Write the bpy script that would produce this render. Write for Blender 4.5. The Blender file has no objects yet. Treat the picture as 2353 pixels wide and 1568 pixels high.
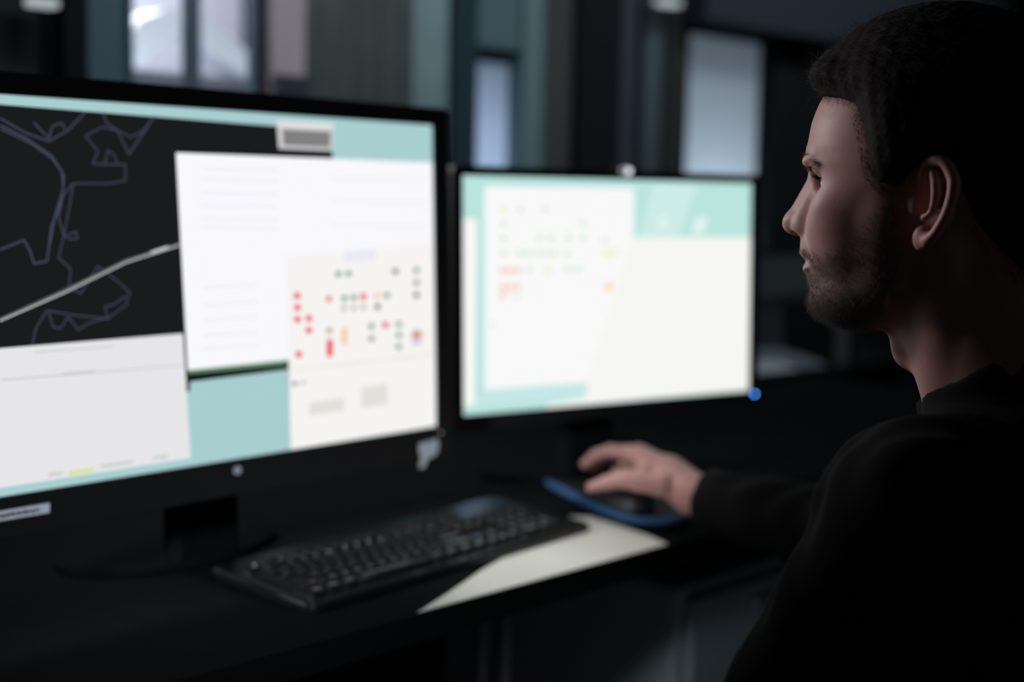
import bpy, bmesh, math, random
import numpy as np
from mathutils import Vector, Matrix
from math import radians as R_, sin, cos, pi

C = bpy.context.scene.collection
SC = bpy.context.scene

# ------------------------------------------------------------------ camera
cam_d = bpy.data.cameras.new('camera')
cam = bpy.data.objects.new('camera', cam_d); C.objects.link(cam)
cam_d.sensor_width = 36.0
cam_d.lens = 3050.0 / 2353.0 * 36.0
cam_d.clip_start = 0.02
cam_d.clip_end = 60
_p = math.atan((784 - 445) / 3050.0); _r = 0.02
_F = Vector((0, cos(_p), -sin(_p))); _R0 = Vector((1, 0, 0)); _U0 = _R0.cross(_F)
_Rt = _R0 * cos(_r) + _U0 * sin(_r); _Up = -_R0 * sin(_r) + _U0 * cos(_r)
cam.matrix_world = Matrix(((_Rt.x, _Up.x, -_F.x, 0), (_Rt.y, _Up.y, -_F.y, 0), (_Rt.z, _Up.z, -_F.z, 1.2), (0, 0, 0, 1)))
cam_d.dof.use_dof = True
cam_d.dof.focus_distance = 1.055
cam_d.dof.aperture_fstop = 2.3
cam_d.dof.aperture_blades = 0
SC.camera = cam

# ------------------------------------------------------------------ view and world
vs = SC.view_settings
vs.view_transform = 'Standard'; vs.look = 'None'; vs.gamma = 1.0; vs.exposure = 0.0; vs.use_curve_mapping = False
w = bpy.data.worlds.new('world'); SC.world = w; w.use_nodes = True
w.node_tree.nodes['Background'].inputs[0].default_value = (0.80, 0.88, 1.0, 1)
w.node_tree.nodes['Background'].inputs[1].default_value = 0.055


def area(name, loc, target, size, power, color=(1, 1, 1), spread=180):
    d = bpy.data.lights.new(name, 'AREA'); d.shape = 'RECTANGLE'
    d.size, d.size_y = size; d.energy = power; d.color = color; d.spread = R_(spread)
    o = bpy.data.objects.new(name, d); C.objects.link(o); o.location = loc
    o.rotation_euler = (Vector(target) - Vector(loc)).to_track_quat('-Z', 'Y').to_euler()
    return o


RA = R_(45.5)                                   # direction the desk row and the glazed partition run in
RU = Vector((cos(RA), sin(RA), 0)); RN = Vector((sin(RA), -cos(RA), 0))
W0 = Vector((0, 3.2, 0))


def wp(s, d, z):                                # a point by distance along the partition, distance in front of it, height
    return W0 + RU * s + RN * d + Vector((0, 0, z))


# unseen fill lamp added beyond the frame's edge to brighten the face
area('face_fill', wp(-1.53, 0.12, 1.61), (0.24, 1.12, 1.15), (0.34, 0.20), 4.7, (1.0, 0.93, 0.92), 120)
# unseen fill lamp added to light the partition panels
area('partition_fill', wp(0.2, 1.0, 2.55), wp(0.2, 0, 1.2), (3.2, 0.25), 9.0, (0.86, 0.95, 1.0), 110)
# corridor behind the bright panes
area('corridor_lamp', wp(-0.85, -0.35, 2.2), wp(-0.85, -0.5, 1.2), (0.5, 0.3), 21.0, (0.97, 0.98, 1.0), 160)
# behind the roller blinds
area('blind_lamp_wide', wp(0.84, -0.28, 0.85), wp(0.84, 0, 1.25), (0.4, 0.15), 7.5, (0.82, 0.91, 1.0), 170)
area('blind_lamp_narrow', wp(-0.06, -0.25, 1.25), wp(-0.06, 0, 1.30), (0.06, 0.25), 0.8, (0.84, 0.90, 1.0), 170)
# unseen fill added to lift the drawer pedestal and desk legs
area('pedestal_fill', (0.22, 1.30, 0.22), (0.35, 2.2, 0.40), (0.5, 0.3), 0.24, (0.75, 0.88, 1.0), 150)
area('sticker_fill', (-.95, -.35, 1.5), (-.24, 1.50, .84), (0.2, 0.2), 0.75, (0.85, 0.92, 1.0), 22)  # unseen narrow lamp added to brighten the large monitor's stickers
# added spot, out of view, brightening the patch at the desk front
sd = bpy.data.lights.new('desk_patch_fill', 'SPOT'); sd.energy = 66; sd.spot_size = R_(15); sd.spot_blend = 1.0; sd.shadow_soft_size = .05; sd.color = (1.0, .98, .93)
so = bpy.data.objects.new('desk_patch_fill', sd); C.objects.link(so); so.location = (-.25, 1.75, 2.55)
so.rotation_euler = (Vector((.065, 1.53, .76)) - so.location).to_track_quat('-Z', 'Y').to_euler()


# ------------------------------------------------------------------ materials
def lin(c):
    return tuple(((x / 255) / 12.92 if x / 255 <= .04045 else ((x / 255 + .055) / 1.055) ** 2.4) for x in c)


def mat(name, rgb, rough=0.6, metal=0.0, spec=0.5, noise=0.0, nscale=40, bump=0.0, emis=None, es=0.0, sub=0.0, trans=0.0):
    m = bpy.data.materials.new(name); m.use_nodes = True
    nt = m.node_tree; b = nt.nodes['Principled BSDF']
    b.inputs['Base Color'].default_value = (*rgb, 1)
    b.inputs['Roughness'].default_value = rough
    b.inputs['Metallic'].default_value = metal
    b.inputs['Specular IOR Level'].default_value = spec
    if sub:
        b.inputs['Subsurface Weight'].default_value = sub
        b.inputs['Subsurface Radius'].default_value = (0.009, 0.004, 0.0025)
        b.inputs['Subsurface Scale'].default_value = 1.0
    if emis:
        b.inputs['Emission Color'].default_value = (*emis, 1)
        b.inputs['Emission Strength'].default_value = es
    if noise or bump:
        tc = nt.nodes.new('ShaderNodeTexCoord'); n = nt.nodes.new('ShaderNodeTexNoise')
        n.inputs['Scale'].default_value = nscale; n.inputs['Detail'].default_value = 5
        nt.links.new(tc.outputs['Object'], n.inputs['Vector'])
        if noise:
            mx = nt.nodes.new('ShaderNodeMix'); mx.data_type = 'RGBA'
            mx.inputs[6].default_value = (*[c * (1 - noise) for c in rgb], 1)
            mx.inputs[7].default_value = (*[min(1, c * (1 + noise)) for c in rgb], 1)
            nt.links.new(n.outputs['Fac'], mx.inputs[0]); nt.links.new(mx.outputs[2], b.inputs['Base Color'])
        if bump:
            bp = nt.nodes.new('ShaderNodeBump'); bp.inputs['Strength'].default_value = bump; bp.inputs['Distance'].default_value = 0.001
            nt.links.new(n.outputs['Fac'], bp.inputs['Height']); nt.links.new(bp.outputs['Normal'], b.inputs['Normal'])
    return m


def emit(name, rgb, s=1.0):
    m = bpy.data.materials.new(name); m.use_nodes = True
    nt = m.node_tree; nt.nodes.remove(nt.nodes['Principled BSDF'])
    e = nt.nodes.new('ShaderNodeEmission'); e.inputs[0].default_value = (*lin(rgb), 1); e.inputs[1].default_value = s
    nt.links.new(e.outputs[0], nt.nodes['Material Output'].inputs[0])
    return m


def translucent(name, rgb):
    m = bpy.data.materials.new(name); m.use_nodes = True
    nt = m.node_tree; nt.nodes.remove(nt.nodes['Principled BSDF'])
    t = nt.nodes.new('ShaderNodeBsdfTranslucent'); t.inputs[0].default_value = (*rgb, 1)
    d = nt.nodes.new('ShaderNodeBsdfDiffuse'); d.inputs[0].default_value = (*rgb, 1)
    x = nt.nodes.new('ShaderNodeMixShader'); x.inputs[0].default_value = 0.25
    nt.links.new(t.outputs[0], x.inputs[1]); nt.links.new(d.outputs[0], x.inputs[2])
    nt.links.new(x.outputs[0], nt.nodes['Material Output'].inputs[0])
    return m


def clear_glass(name):
    m = bpy.data.materials.new(name); m.use_nodes = True
    nt = m.node_tree; nt.nodes.remove(nt.nodes['Principled BSDF'])
    t = nt.nodes.new('ShaderNodeBsdfTransparent'); t.inputs[0].default_value = (.93, .96, .97, 1)
    g = nt.nodes.new('ShaderNodeBsdfGlossy'); g.inputs[1].default_value = 0.02
    x = nt.nodes.new('ShaderNodeMixShader'); x.inputs[0].default_value = 0.05
    nt.links.new(t.outputs[0], x.inputs[1]); nt.links.new(g.outputs[0], x.inputs[2])
    nt.links.new(x.outputs[0], nt.nodes['Material Output'].inputs[0])
    return m


M = {}
M['black_plastic'] = mat('black_plastic', (.012, .012, .013), .42, spec=.35, noise=.1)
M['black_matte'] = mat('black_matte', (.010, .010, .011), .75, spec=.2, noise=.15)
M['black_gloss'] = mat('black_gloss', (.008, .008, .009), .18, spec=.5, noise=.1)
M['key'] = mat('key_plastic', (.014, .014, .015), .16, spec=1.0, noise=.1)
M['steel'] = mat('steel', (.32, .35, .38), .4, metal=.8, noise=.1)
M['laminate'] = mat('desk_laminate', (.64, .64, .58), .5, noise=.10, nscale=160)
M['shade_black'] = mat('shade_near_black', (.008, .009, .0095), .9, spec=.0, noise=.15)  # shade over the desk put into the colour as near-black
M['black_edge'] = mat('black_edge_band', (.012, .012, .012), .6, noise=.1)
M['blue_mat'] = mat('blue_mousepad', (.022, .085, .19), .6, spec=.3, noise=.2, nscale=300)
M['floor'] = mat('floor_carpet', (.07, .085, .095), .9, noise=.3, nscale=60, bump=.3)
M['ceiling'] = mat('ceiling_paint', (.20, .24, .28), .9, noise=.05)
M['cloth'] = mat('black_jersey', (.013, .013, .0135), .9, spec=.06, noise=.25, nscale=500)
M['trouser'] = mat('dark_denim', (.012, .014, .02), .85, noise=.2, nscale=200)
M['shoe'] = mat('shoe_leather', (.012, .011, .010), .45, noise=.2)
M['glass'] = clear_glass('clear_glass')


# ------------------------------------------------------------------ object helpers
def tag(o, label=None, cat=None, group=None, kind=None):
    if label: o['label'] = label
    if cat: o['category'] = cat
    if group: o['group'] = group
    if kind: o['kind'] = kind
    return o


def empty(name, loc=(0, 0, 0), rotz=0.0):
    o = bpy.data.objects.new(name, None); C.objects.link(o)
    o.location = loc; o.rotation_euler = (0, 0, rotz); o.empty_display_size = .05
    return o


def link(name, me, mats, parent=None, smooth=False):
    if not isinstance(mats, (list, tuple)): mats = [mats]
    for m in mats: me.materials.append(m)
    if smooth:
        me.polygons.foreach_set('use_smooth', [True] * len(me.polygons))
    o = bpy.data.objects.new(name, me); C.objects.link(o)
    if parent: o.parent = parent
    return o


def bm_obj(name, bm, mats, parent=None, smooth=False, bevel=0.0):
    me = bpy.data.meshes.new(name)
    bmesh.ops.recalc_face_normals(bm, faces=bm.faces)
    if bevel:
        bmesh.ops.bevel(bm, geom=list(bm.edges), offset=bevel, segments=2, profile=.6, affect='EDGES', clamp_overlap=True)
    bm.to_mesh(me); bm.free()
    return link(name, me, mats, parent, smooth)


def box(bm, x0, x1, y0, y1, z0, z1, fn=None, mi=0):
    vs = [bm.verts.new(fn((x, y, z)) if fn else (x, y, z)) for x in (x0, x1) for y in (y0, y1) for z in (z0, z1)]
    for f in ((0, 1, 3, 2), (4, 6, 7, 5), (0, 4, 5, 1), (2, 3, 7, 6), (0, 2, 6, 4), (1, 5, 7, 3)):
        bm.faces.new([vs[i] for i in f]).material_index = mi


def prism(bm, pts, z0, z1, fn=None, mi=0):
    """polygon pts in the first two axes, extruded over the third"""
    a = [bm.verts.new(fn((x, y, z0)) if fn else (x, y, z0)) for x, y in pts]
    b = [bm.verts.new(fn((x, y, z1)) if fn else (x, y, z1)) for x, y in pts]
    n = len(pts)
    bm.faces.new(a[::-1]).material_index = mi; bm.faces.new(b).material_index = mi
    for i in range(n):
        bm.faces.new((a[i], a[(i + 1) % n], b[(i + 1) % n], b[i])).material_index = mi


def cyl(bm, a, b, r0, r1=None, n=20, mi=0):
    r1 = r0 if r1 is None else r1
    a = Vector(a); b = Vector(b); d = (b - a).normalized()
    u = d.orthogonal().normalized(); v = d.cross(u)
    A = [bm.verts.new(a + (u * cos(t) + v * sin(t)) * r0) for t in [2 * pi * i / n for i in range(n)]]
    B = [bm.verts.new(b + (u * cos(t) + v * sin(t)) * r1) for t in [2 * pi * i / n for i in range(n)]]
    bm.faces.new(A[::-1]).material_index = mi; bm.faces.new(B).material_index = mi
    for i in range(n):
        bm.faces.new((A[i], A[(i + 1) % n], B[(i + 1) % n], B[i])).material_index = mi


def rrect(x0, x1, y0, y1, r, n=6):
    pts = []
    for cx, cy, a0 in ((x1 - r, y1 - r, 0), (x0 + r, y1 - r, 90), (x0 + r, y0 + r, 180), (x1 - r, y0 + r, 270)):
        for i in range(n + 1):
            a = R_(a0 + 90 * i / n); pts.append((cx + r * cos(a), cy + r * sin(a)))
    return pts


# ------------------------------------------------------------------ the room
room_objs = []


def rbox(name, s0, s1, d0, d1, z0, z1, m, kind='structure', parent=None, bevel=0):
    bm = bmesh.new(); box(bm, s0, s1, -d1, -d0, z0, z1)     # local x = along, local -y = in front
    o = bm_obj(name, bm, m, parent, bevel=bevel)
    if parent is None:
        o.location = W0; o.rotation_euler = (0, 0, RA)
    if kind and parent is None: o['kind'] = kind
    return o


def tone(name, rgb, a=.27, rough=.8, noise=.06, nscale=6):
    c = tuple(min(.9, x * a / .0761) for x in lin(rgb)) if False else tuple(min(.9, x / .30) for x in lin(rgb))
    return mat(name, c, rough, spec=.15, noise=noise, nscale=nscale)


rbox('floor', -3.4, 4.6, -0.9, 5.4, -0.05, 0, M['floor'])
rbox('ceiling', -3.4, 4.6, -0.9, 5.4, 2.75, 2.8, M['ceiling'])
rbox('wall_left', -3.45, -3.4, -0.9, 5.4, 0, 2.75, tone('wall_left_paint', (40, 46, 50)))
rbox('wall_right', 4.6, 4.65, -0.9, 5.4, 0, 2.75, tone('wall_right_paint', (16, 20, 23)))
rbox('wall_back', -3.4, 4.6, -0.9, -0.85, 0, 2.75, tone('wall_back_paint', (112, 111, 120)))

# partition with its bays (all solid panels 4 cm deep)
t_dark = tone('smoked_panel', (24, 29, 32)); t_black = tone('black_steel_frame', (9, 12, 14))
t_blue = tone('blue_grey_frosted', (52, 67, 74)); t_mull = tone('grey_aluminium', (58, 68, 78))
t_dmull = tone('dark_aluminium', (34, 37, 44)); t_pink = tone('pinkish_paint', (118, 107, 113))
t_teal = tone('dark_teal_panel', (22, 33, 39)); t_gg = tone('grey_green_panel', (62, 77, 80))
t_gr = tone('charcoal_panel', (38, 40, 41)); t_near = tone('near_black_panel', (7, 10, 12))


def window(n, s0, s1, z0, z1, pane_m, frame_m, fw=.012, d=.0):
    e = empty('window_%d' % n, W0, RA); e['kind'] = 'structure'
    bm = bmesh.new(); box(bm, s0, s1, .018 - d, .024 - d, z0, z1)
    bm_obj('pane', bm, pane_m, e)
    bm = bmesh.new()
    for a in ((s0, s0 + fw, z0, z1), (s1 - fw, s1, z0, z1), (s0 + fw, s1 - fw, z0, z0 + fw), (s0 + fw, s1 - fw, z1 - fw, z1)):
        box(bm, a[0], a[1], .008 - d, .030 - d, a[2], a[3])
    bm_obj('window_frame', bm, frame_m, e)
    return e


window(1, -1.112, -1.004, .15, 2.35, t_blue, t_mull, .006)
window(2, -1.004, -.885, .15, 2.35, M['glass'], t_mull, .002)
window(3, -.861, -.737, .15, 2.35, M['glass'], t_mull, .002)
window(4, -3.35, -1.157, .15, 2.35, t_dark, t_black, .02)
for n, (a, b, m) in enumerate(((-1.157, -1.112, t_black), (-.885, -.861, t_mull), (-.737, -.717, t_dmull), (.183, .348, t_near), (.348, .400, t_dmull), (.400, .435, t_near)), 1):
    rbox('trim_%d' % n, a, b, *((-.035, -.005) if n in (2, 3) else (-.04, .03)), 0, 2.75, m)
rbox('wall_partition_low', -3.35, 1.06, -.05, .035, 0, .15, t_gr)
rbox('wall_partition_high', -3.35, .64, -.05, .035, 2.35, 2.75, t_gr)
rbox('trim_7', .60, 2.4, -.02, .10, 1.668, 1.95, tone('beam_paint', (24, 29, 34)))
rbox('wall_column_pink', -.717, -.642, -.05, .03, .15, 2.35, t_pink)
rbox('trim_8', -.722, -.640, .03, .045, 1.385, 1.425, t_dmull)
rbox('wall_panel_teal', -.224, -.149, -.05, .02, .15, 2.35, t_teal)
rbox('wall_panel_green', 0.0, .067, -.05, .02, .15, 2.35, t_gg)
rbox('wall_panel_charcoal', .067, .183, -.05, .01, .15, 2.35, t_gr)
rbox('wall_panel_dark', .543, .640, -.05, .02, .15, 2.35, tone('dark_green_panel', (24, 27, 26)))
rbox('wall_back_right', 1.045, 4.6, -.85, .02, 0, 2.75, t_near)
rbox('wall_blind_top', .64, 1.045, -.06, .0, 1.68, 2.75, t_gr)
# unseen baffles added to contain the light of the blind lamps
rbox('wall_light_baffle', -.20, -.16, -.85, -.05, 0, 2.75, t_black)
rbox('wall_light_baffle_side', .50, .54, -.85, -.05, 0, 2.75, t_black)


def curtain(name, s0, s1, z0, z1, m, folds, amp, label, d=0.0, seed=0):
    rnd = random.Random(seed); n = folds * 10
    bm = bmesh.new(); top = []; bot = []
    ph = [rnd.uniform(-.4, .4) for _ in range(folds + 1)]
    for i in range(n + 1):
        t = i / n; x = s0 + (s1 - s0) * t
        y = -d + amp * sin(2 * pi * folds * t + ph[int(t * folds)] * .3) + amp * .4 * sin(2 * pi * folds * .37 * t + seed)
        top.append(bm.verts.new((x, y, z1))); bot.append(bm.verts.new((x, y * 1.1, z0)))
    for i in range(n):
        bm.faces.new((bot[i], bot[i + 1], top[i + 1], top[i]))
    o = bm_obj(name, bm, m, None, True)
    o.location = W0; o.rotation_euler = (0, 0, RA)
    sol = o.modifiers.new('thickness', 'SOLIDIFY'); sol.thickness = .004
    tag(o, label, 'curtain')
    return o


curtain('curtain', -.640, -.335, .16, 2.34, tone('grey_green_curtain', (43, 48, 48), noise=.25, nscale=9), 5, .010, 'dark grey-green curtain hanging behind the top edge of the larger monitor', .0, 3)
curtain('curtain', -.330, -.226, .16, 2.34, tone('pale_green_curtain', (74, 88, 91), noise=.15, nscale=9), 2, .008, 'narrow paler grey-green curtain above the top corner of the larger monitor', .0, 4)
curtain('curtain', .437, .541, .16, 2.34, tone('slate_curtain', (44, 53, 58)), 3, .008, 'narrow slate curtain above the webcam of the smaller monitor', .0, 5)


def blind(s0, s1, z0, z1, m, label, rail_m):
    e = empty('roller_blind', W0 + Vector((0, 0, 0)), RA); tag(e, label, 'blind')
    bm = bmesh.new(); box(bm, s0, s1, .030, .0315, z0, z1); bm_obj('blind_fabric', bm, m, e)
    bm = bmesh.new(); cyl(bm, (s0, .03, z1), (s1, .03, z1), .014); bm_obj('top_roller', bm, rail_m, e, True)
    bm = bmesh.new(); box(bm, s0, s1, .022, .038, z0 - .012, z0); bm_obj('bottom_rail', bm, rail_m, e)
    return e


blind(.645, 1.043, .20, 1.662, translucent('blue_blind_fabric', (.68, .73, .77)), 'large pale blue glowing blind between the smaller monitor and the face', t_black)
blind(-.147, -.002, .20, 1.52, translucent('narrow_blind_fabric', (.62, .70, .80)), 'narrow glowing blue blind above the left half of the smaller monitor', t_gg)
rbox('wall_panel_over_blind', -.149, 0, -.05, .01, 1.535, 2.35, tone('slate_panel', (52, 66, 71)))

# white arched panel standing in the bright corridor
bm = bmesh.new()
arc = [(-.86, 1.437), (-.825, 1.50), (-.80, 1.553), (-.74, 1.578), (-.675, 1.586), (-.63, 1.570), (-.575, 1.540), (-.52, 1.503), (-.46, 1.45)]
inn = [(-.83, 1.437), (-.795, 1.455), (-.77, 1.485), (-.725, 1.522), (-.680, 1.548), (-.645, 1.520), (-.60, 1.486), (-.54, 1.458), (-.50, 1.437)]
fn = lambda p: (p[0], p[2], p[1])
for i in range(len(arc) - 1):
    prism(bm, [arc[i], arc[i + 1], inn[i + 1], inn[i]], .34, .44, fn)
bmesh.ops.remove_doubles(bm, verts=bm.verts, dist=1e-5)
o = bm_obj('arched_panel', bm, mat('white_gloss_panel', (.85, .87, .9), .4, noise=.03)); o.location = W0; o.rotation_euler = (0, 0, RA)
tag(o, 'white arched shape standing behind the two brightest window panes', 'panel')
bm = bmesh.new(); box(bm, -1.15, -.30, .20, .56, 0, 1.435)
o = bm_obj('corridor_cabinet', bm, mat('light_grey_cabinet', (.34, .37, .42), .5, noise=.05), bevel=.004); o.location = W0; o.rotation_euler = (0, 0, RA)
tag(o, 'light grey low cabinet under the white arched shape behind the glass', 'cabinet')


def ceiling_lamp(s, d, z, l, wdt, es, label):
    e = empty('ceiling_lamp', wp(s, d, z), RA); tag(e, label, 'lamp', 'small lamps near the top of the partition')
    bm = bmesh.new(); box(bm, -l / 2, l / 2, -wdt / 2, wdt / 2, 0, .025); bm_obj('housing', bm, t_black, e, bevel=.004)
    bm = bmesh.new(); prism(bm, rrect(-l / 2 + .006, l / 2 - .006, -wdt / 2 + .005, wdt / 2 - .005, .01), -.012, 0)
    bm_obj('diffuser', bm, emit('lamp_diffuser', (190, 200, 205), es), e)
    bm = bmesh.new(); cyl(bm, (0, 0, .025), (0, 0, 2.75 - z), .006); bm_obj('rod', bm, t_black, e)
    return e


ceiling_lamp(-1.207, .05, 1.512, .062, .05, .8, 'small glowing lamp at the upper left, in front of the dark glazing')
ceiling_lamp(.490, .06, 1.705, .085, .05, .9, 'small glowing lamp above the smaller monitor, beside the large blue blind')

# dim unit under the desk row, seen between desk edge and the person

# ------------------------------------------------------------------ desk
DZ = .76
EA = R_(45.0)
EU = Vector((cos(EA), sin(EA), 0)); EN = Vector((sin(EA), -cos(EA), 0))
D0 = Vector((-.031, 1.414, 0))                  # a point on the front edge
desk = empty('desk', D0, EA); tag(desk, 'long desk, its shade coloured near-black, with a straight front edge, under both bright monitors', 'desk')
bm = bmesh.new(); box(bm, -1.1, 1.9, .004, .82, DZ - .022, DZ); bm_obj('desktop', bm, M['shade_black'], desk, bevel=.001)
bm = bmesh.new(); box(bm, -1.1, 1.9, -.002, .0035, DZ - .032, DZ + .0005); bm_obj('edge_band', bm, M['shade_black'], desk, bevel=.001)
bm = bmesh.new(); box(bm, -1.08, 1.88, .70, .72, .35, DZ - .023); bm_obj('modesty_panel', bm, M['black_matte'], desk)
for x, r_ in ((.322, .008), (.368, .0105), (-1.0, .0125), (1.8, .0125)):
    bm = bmesh.new(); cyl(bm, (x, .33, 0), (x, .33, DZ - .023), r_); bm_obj('leg', bm, M['steel'], desk, True)
for x in (.345, -1.0, 1.8):
    bm = bmesh.new(); box(bm, x - .045, x + .045, .05, .68, 0, .03); bm_obj('foot_rail', bm, M['steel'], desk, bevel=.003)

dp = empty('lit_desk_patch', (D0.x, D0.y, DZ + .0003)); tag(dp, 'lit patch of the desk front, painted pale grey, between keyboard and blue mousepad', 'lit patch')  # pool of light on the desk, shaped as a thin pale sheet
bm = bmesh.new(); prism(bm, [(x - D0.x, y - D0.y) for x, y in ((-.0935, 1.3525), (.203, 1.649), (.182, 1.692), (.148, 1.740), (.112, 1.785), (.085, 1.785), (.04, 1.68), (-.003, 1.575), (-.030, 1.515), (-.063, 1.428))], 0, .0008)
bm_obj('pad', bm, M['laminate'], dp)  # thin sheet that paints the pool of light on the desk

ped = empty('drawer_pedestal', D0 + EU * .78 - EN * .42, EA); tag(ped, 'dark grey drawer pedestal under the desk, below the mouse hand', 'drawer unit')
pm = mat('pedestal_paint', (.16, .19, .21), .6, noise=.06)
bm = bmesh.new(); box(bm, -.215, .215, -.26, .26, .03, .62); bm_obj('body', bm, pm, ped, bevel=.012)
for z0, z1 in ((.05, .22), (.23, .40), (.41, .60)):
    bm = bmesh.new(); box(bm, -.20, .20, -.278, -.262, z0, z1); dr = bm_obj('drawer', bm, pm, ped, bevel=.003)
    bm = bmesh.new(); box(bm, -.05, .05, -.29, -.279, z1 - .04, z1 - .028); bm_obj('handle', bm, M['steel'], dr, bevel=.002)
for x in (-.17, .17):
    for y in (-.21, .21):
        bm = bmesh.new(); cyl(bm, (x - .008, y, .015), (x + .008, y, .015), .015); bm_obj('caster', bm, M['black_plastic'], ped, True)


# ------------------------------------------------------------------ monitors
def hexa(k): return k


def monitor(name, centre, az, tilt, Wd, Hd, bez, label, polys, lines, mats, base_key, glossy=False):
    """bez = (side, top, bottom). Local axes of the root: x right, -y to the viewer, z up."""
    c = Vector(centre)
    root = empty(name, (c.x, c.y, DZ), R_(az)); tag(root, label, 'monitor')
    t = R_(tilt); zc = c.z - DZ

    def S(p):                                   # (u, v, w) on the screen -> root local
        u, v, w_ = p
        return (u, -w_ * cos(t) + v * sin(t), zc + v * cos(t) + w_ * sin(t))
    bs, bt, bb = bez
    hw, hh = Wd / 2, Hd / 2
    # casing: front frame with an opening, back shell
    bm = bmesh.new()
    outer = rrect(-hw - bs, hw + bs, -hh - bb, hh + bt, .008, 4); 
    inner = rrect(-hw, hw, -hh, hh, .0015, 4)
    n = len(outer)
    of = [bm.verts.new(S((x, y, .0045))) for x, y in outer]; inf = [bm.verts.new(S((x, y, .0035))) for x, y in inner]
    ob = [bm.verts.new(S((x, y, -.022))) for x, y in outer]; inb = [bm.verts.new(S((x, y, -.004))) for x, y in inner]
    for i in range(n):
        j = (i + 1) % n
        bm.faces.new((of[i], of[j], inf[j], inf[i])); bm.faces.new((inf[i], inf[j], inb[j], inb[i])); bm.faces.new((ob[j], ob[i], of[i], of[j]))
        bm.faces.new((inb[i], inb[j], ob[j], ob[i]))
    bm_obj('bezel', bm, M['black_gloss'] if glossy else M['black_plastic'], root)
    bm = bmesh.new()
    o2 = rrect(-hw - bs + .002, hw + bs - .002, -hh - bb + .002, hh + bt - .002, .01, 4); o3 = rrect(-hw * .6, hw * .6, -hh * .6, hh * .6, .03, 4)
    a = [bm.verts.new(S((x, y, -.0195))) for x, y in o2]; b = [bm.verts.new(S((x, y, -.05))) for x, y in o3]
    bm.faces.new(a[::-1]); bm.faces.new(b)
    for i in range(len(a)):
        j = (i + 1) % len(a); bm.faces.new((a[i], a[j], b[j], b[i]))
    bm_obj('back_shell', bm, M['black_matte'], root)
    # display with its picture: one mesh, one material per colour
    keys = []; bm = bmesh.new()

    def mi(k):
        if k not in keys: keys.append(k)
        return keys.index(k)

    def poly(pts, lay, k):
        pts = clip(pts, -hw + .0004, hw - .0004, -hh + .0004, hh - .0004)
        if len(pts) < 3: return
        vs_ = [bm.verts.new(S((x, y, .00012 * lay))) for x, y in pts]
        bm.faces.new(vs_).material_index = mi(k)
    box(bm, -hw, hw, -hh, hh, -.004, 0, S, mi(base_key))
    for k, lay, pts in polys: poly(pts, lay, k)
    for wd, k, pts in lines:
        for (x0, y0), (x1, y1) in zip(pts, pts[1:]):
            dx, dy = x1 - x0, y1 - y0; l = math.hypot(dx, dy) or 1; nx, ny = -dy / l * wd / 2, dx / l * wd / 2
            ex, ey = dx / l * wd * .3, dy / l * wd * .3
            poly([(x0 - ex + nx, y0 - ey + ny), (x0 - ex - nx, y0 - ey - ny), (x1 + ex - nx, y1 + ey - ny), (x1 + ex + nx, y1 + ey + ny)], 2 if k != 'st2' else 2.6, k)
    me = bpy.data.meshes.new('screen'); bm.to_mesh(me); bm.free()
    link('screen', me, [mats[k] for k in keys], root)
    # stand
    bm = bmesh.new()
    prism(bm, rrect(-.045, .045, .053, .085, .01), .010, zc + .02); bm_obj('stand_neck', bm, M['shade_black'], root)
    bm = bmesh.new()
    pts = [(.125 * cos(a_) * 1.15, .135 + .085 * sin(a_)) for a_ in [2 * pi * i / 40 for i in range(40)]]
    prism(bm, pts, .0005, .010); bm_obj('stand_base', bm, M['shade_black'], root, bevel=.002)
    return root, S


def clip(pts, x0, x1, y0, y1):
    for ax, lim, sg in ((0, x0, 1), (0, x1, -1), (1, y0, 1), (1, y1, -1)):
        out = []
        for i in range(len(pts)):
            a, b = pts[i], pts[(i + 1) % len(pts)]
            ia, ib = (a[ax] - lim) * sg >= 0, (b[ax] - lim) * sg >= 0
            if ia: out.append(a)
            if ia != ib:
                t_ = (lim - a[ax]) / (b[ax] - a[ax]); out.append((a[0] + (b[0] - a[0]) * t_, a[1] + (b[1] - a[1]) * t_))
        pts = out
        if not pts: return []
    return pts


EL, ER = 1.0, 1.0
SM = {}
for k, c_, s_ in (('blk', (26, 27, 28), 1), ('wh2', (225, 225, 225), 1), ('gr1', (205, 205, 205), 1), ('gr2', (128, 128, 128), 1), ('gre', (95, 140, 105), 1),
                ('win2', (244, 244, 249), 1.04), ('win1', (238, 236, 234), 1.08), ('win3', (225, 225, 227), 1.05), ('teal', (168, 206, 208), 1), ('yel', (218, 226, 150), 1), ('fa3', (203, 203, 203), 1),
                ('fa2', (234, 234, 244), 1.0), ('fa1', (228, 223, 219), 1.0), ('red', (235, 70, 92), 1), ('grn', (90, 150, 105), 1), ('dgr', (110, 145, 128), 1), ('gry', (165, 160, 162), 1),
                ('dk', (95, 90, 95), 1), ('dk2', (130, 130, 130), 1), ('ora', (245, 195, 135), 1), ('ola', (190, 150, 85), 1), ('ora2', (235, 110, 60), 1), ('lil', (205, 205, 235), 1),
                ('ln', (74, 80, 102), 1), ('st1', (105, 106, 108), 1), ('st2', (225, 226, 224), 1),
                ('teal2', (196, 232, 230), 1), ('teal3', (206, 236, 231), 1), ('tealR', (186, 228, 222), 1), ('rstrip', (248, 248, 246), 1.0), ('rwin', (249, 249, 249), 1.0), ('rwin2', (248, 248, 244), 0.98), ('wh3', (225, 245, 240), 1),
                ('rg', (212, 228, 212), 1), ('ry', (238, 240, 190), 1), ('rr', (248, 205, 195), 1), ('ro', (248, 208, 140), 1)):
    SM[k] = emit('screen_' + k, c_, s_)
SM['off'] = mat('screen_off', (.012, .013, .014), .25)

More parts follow.
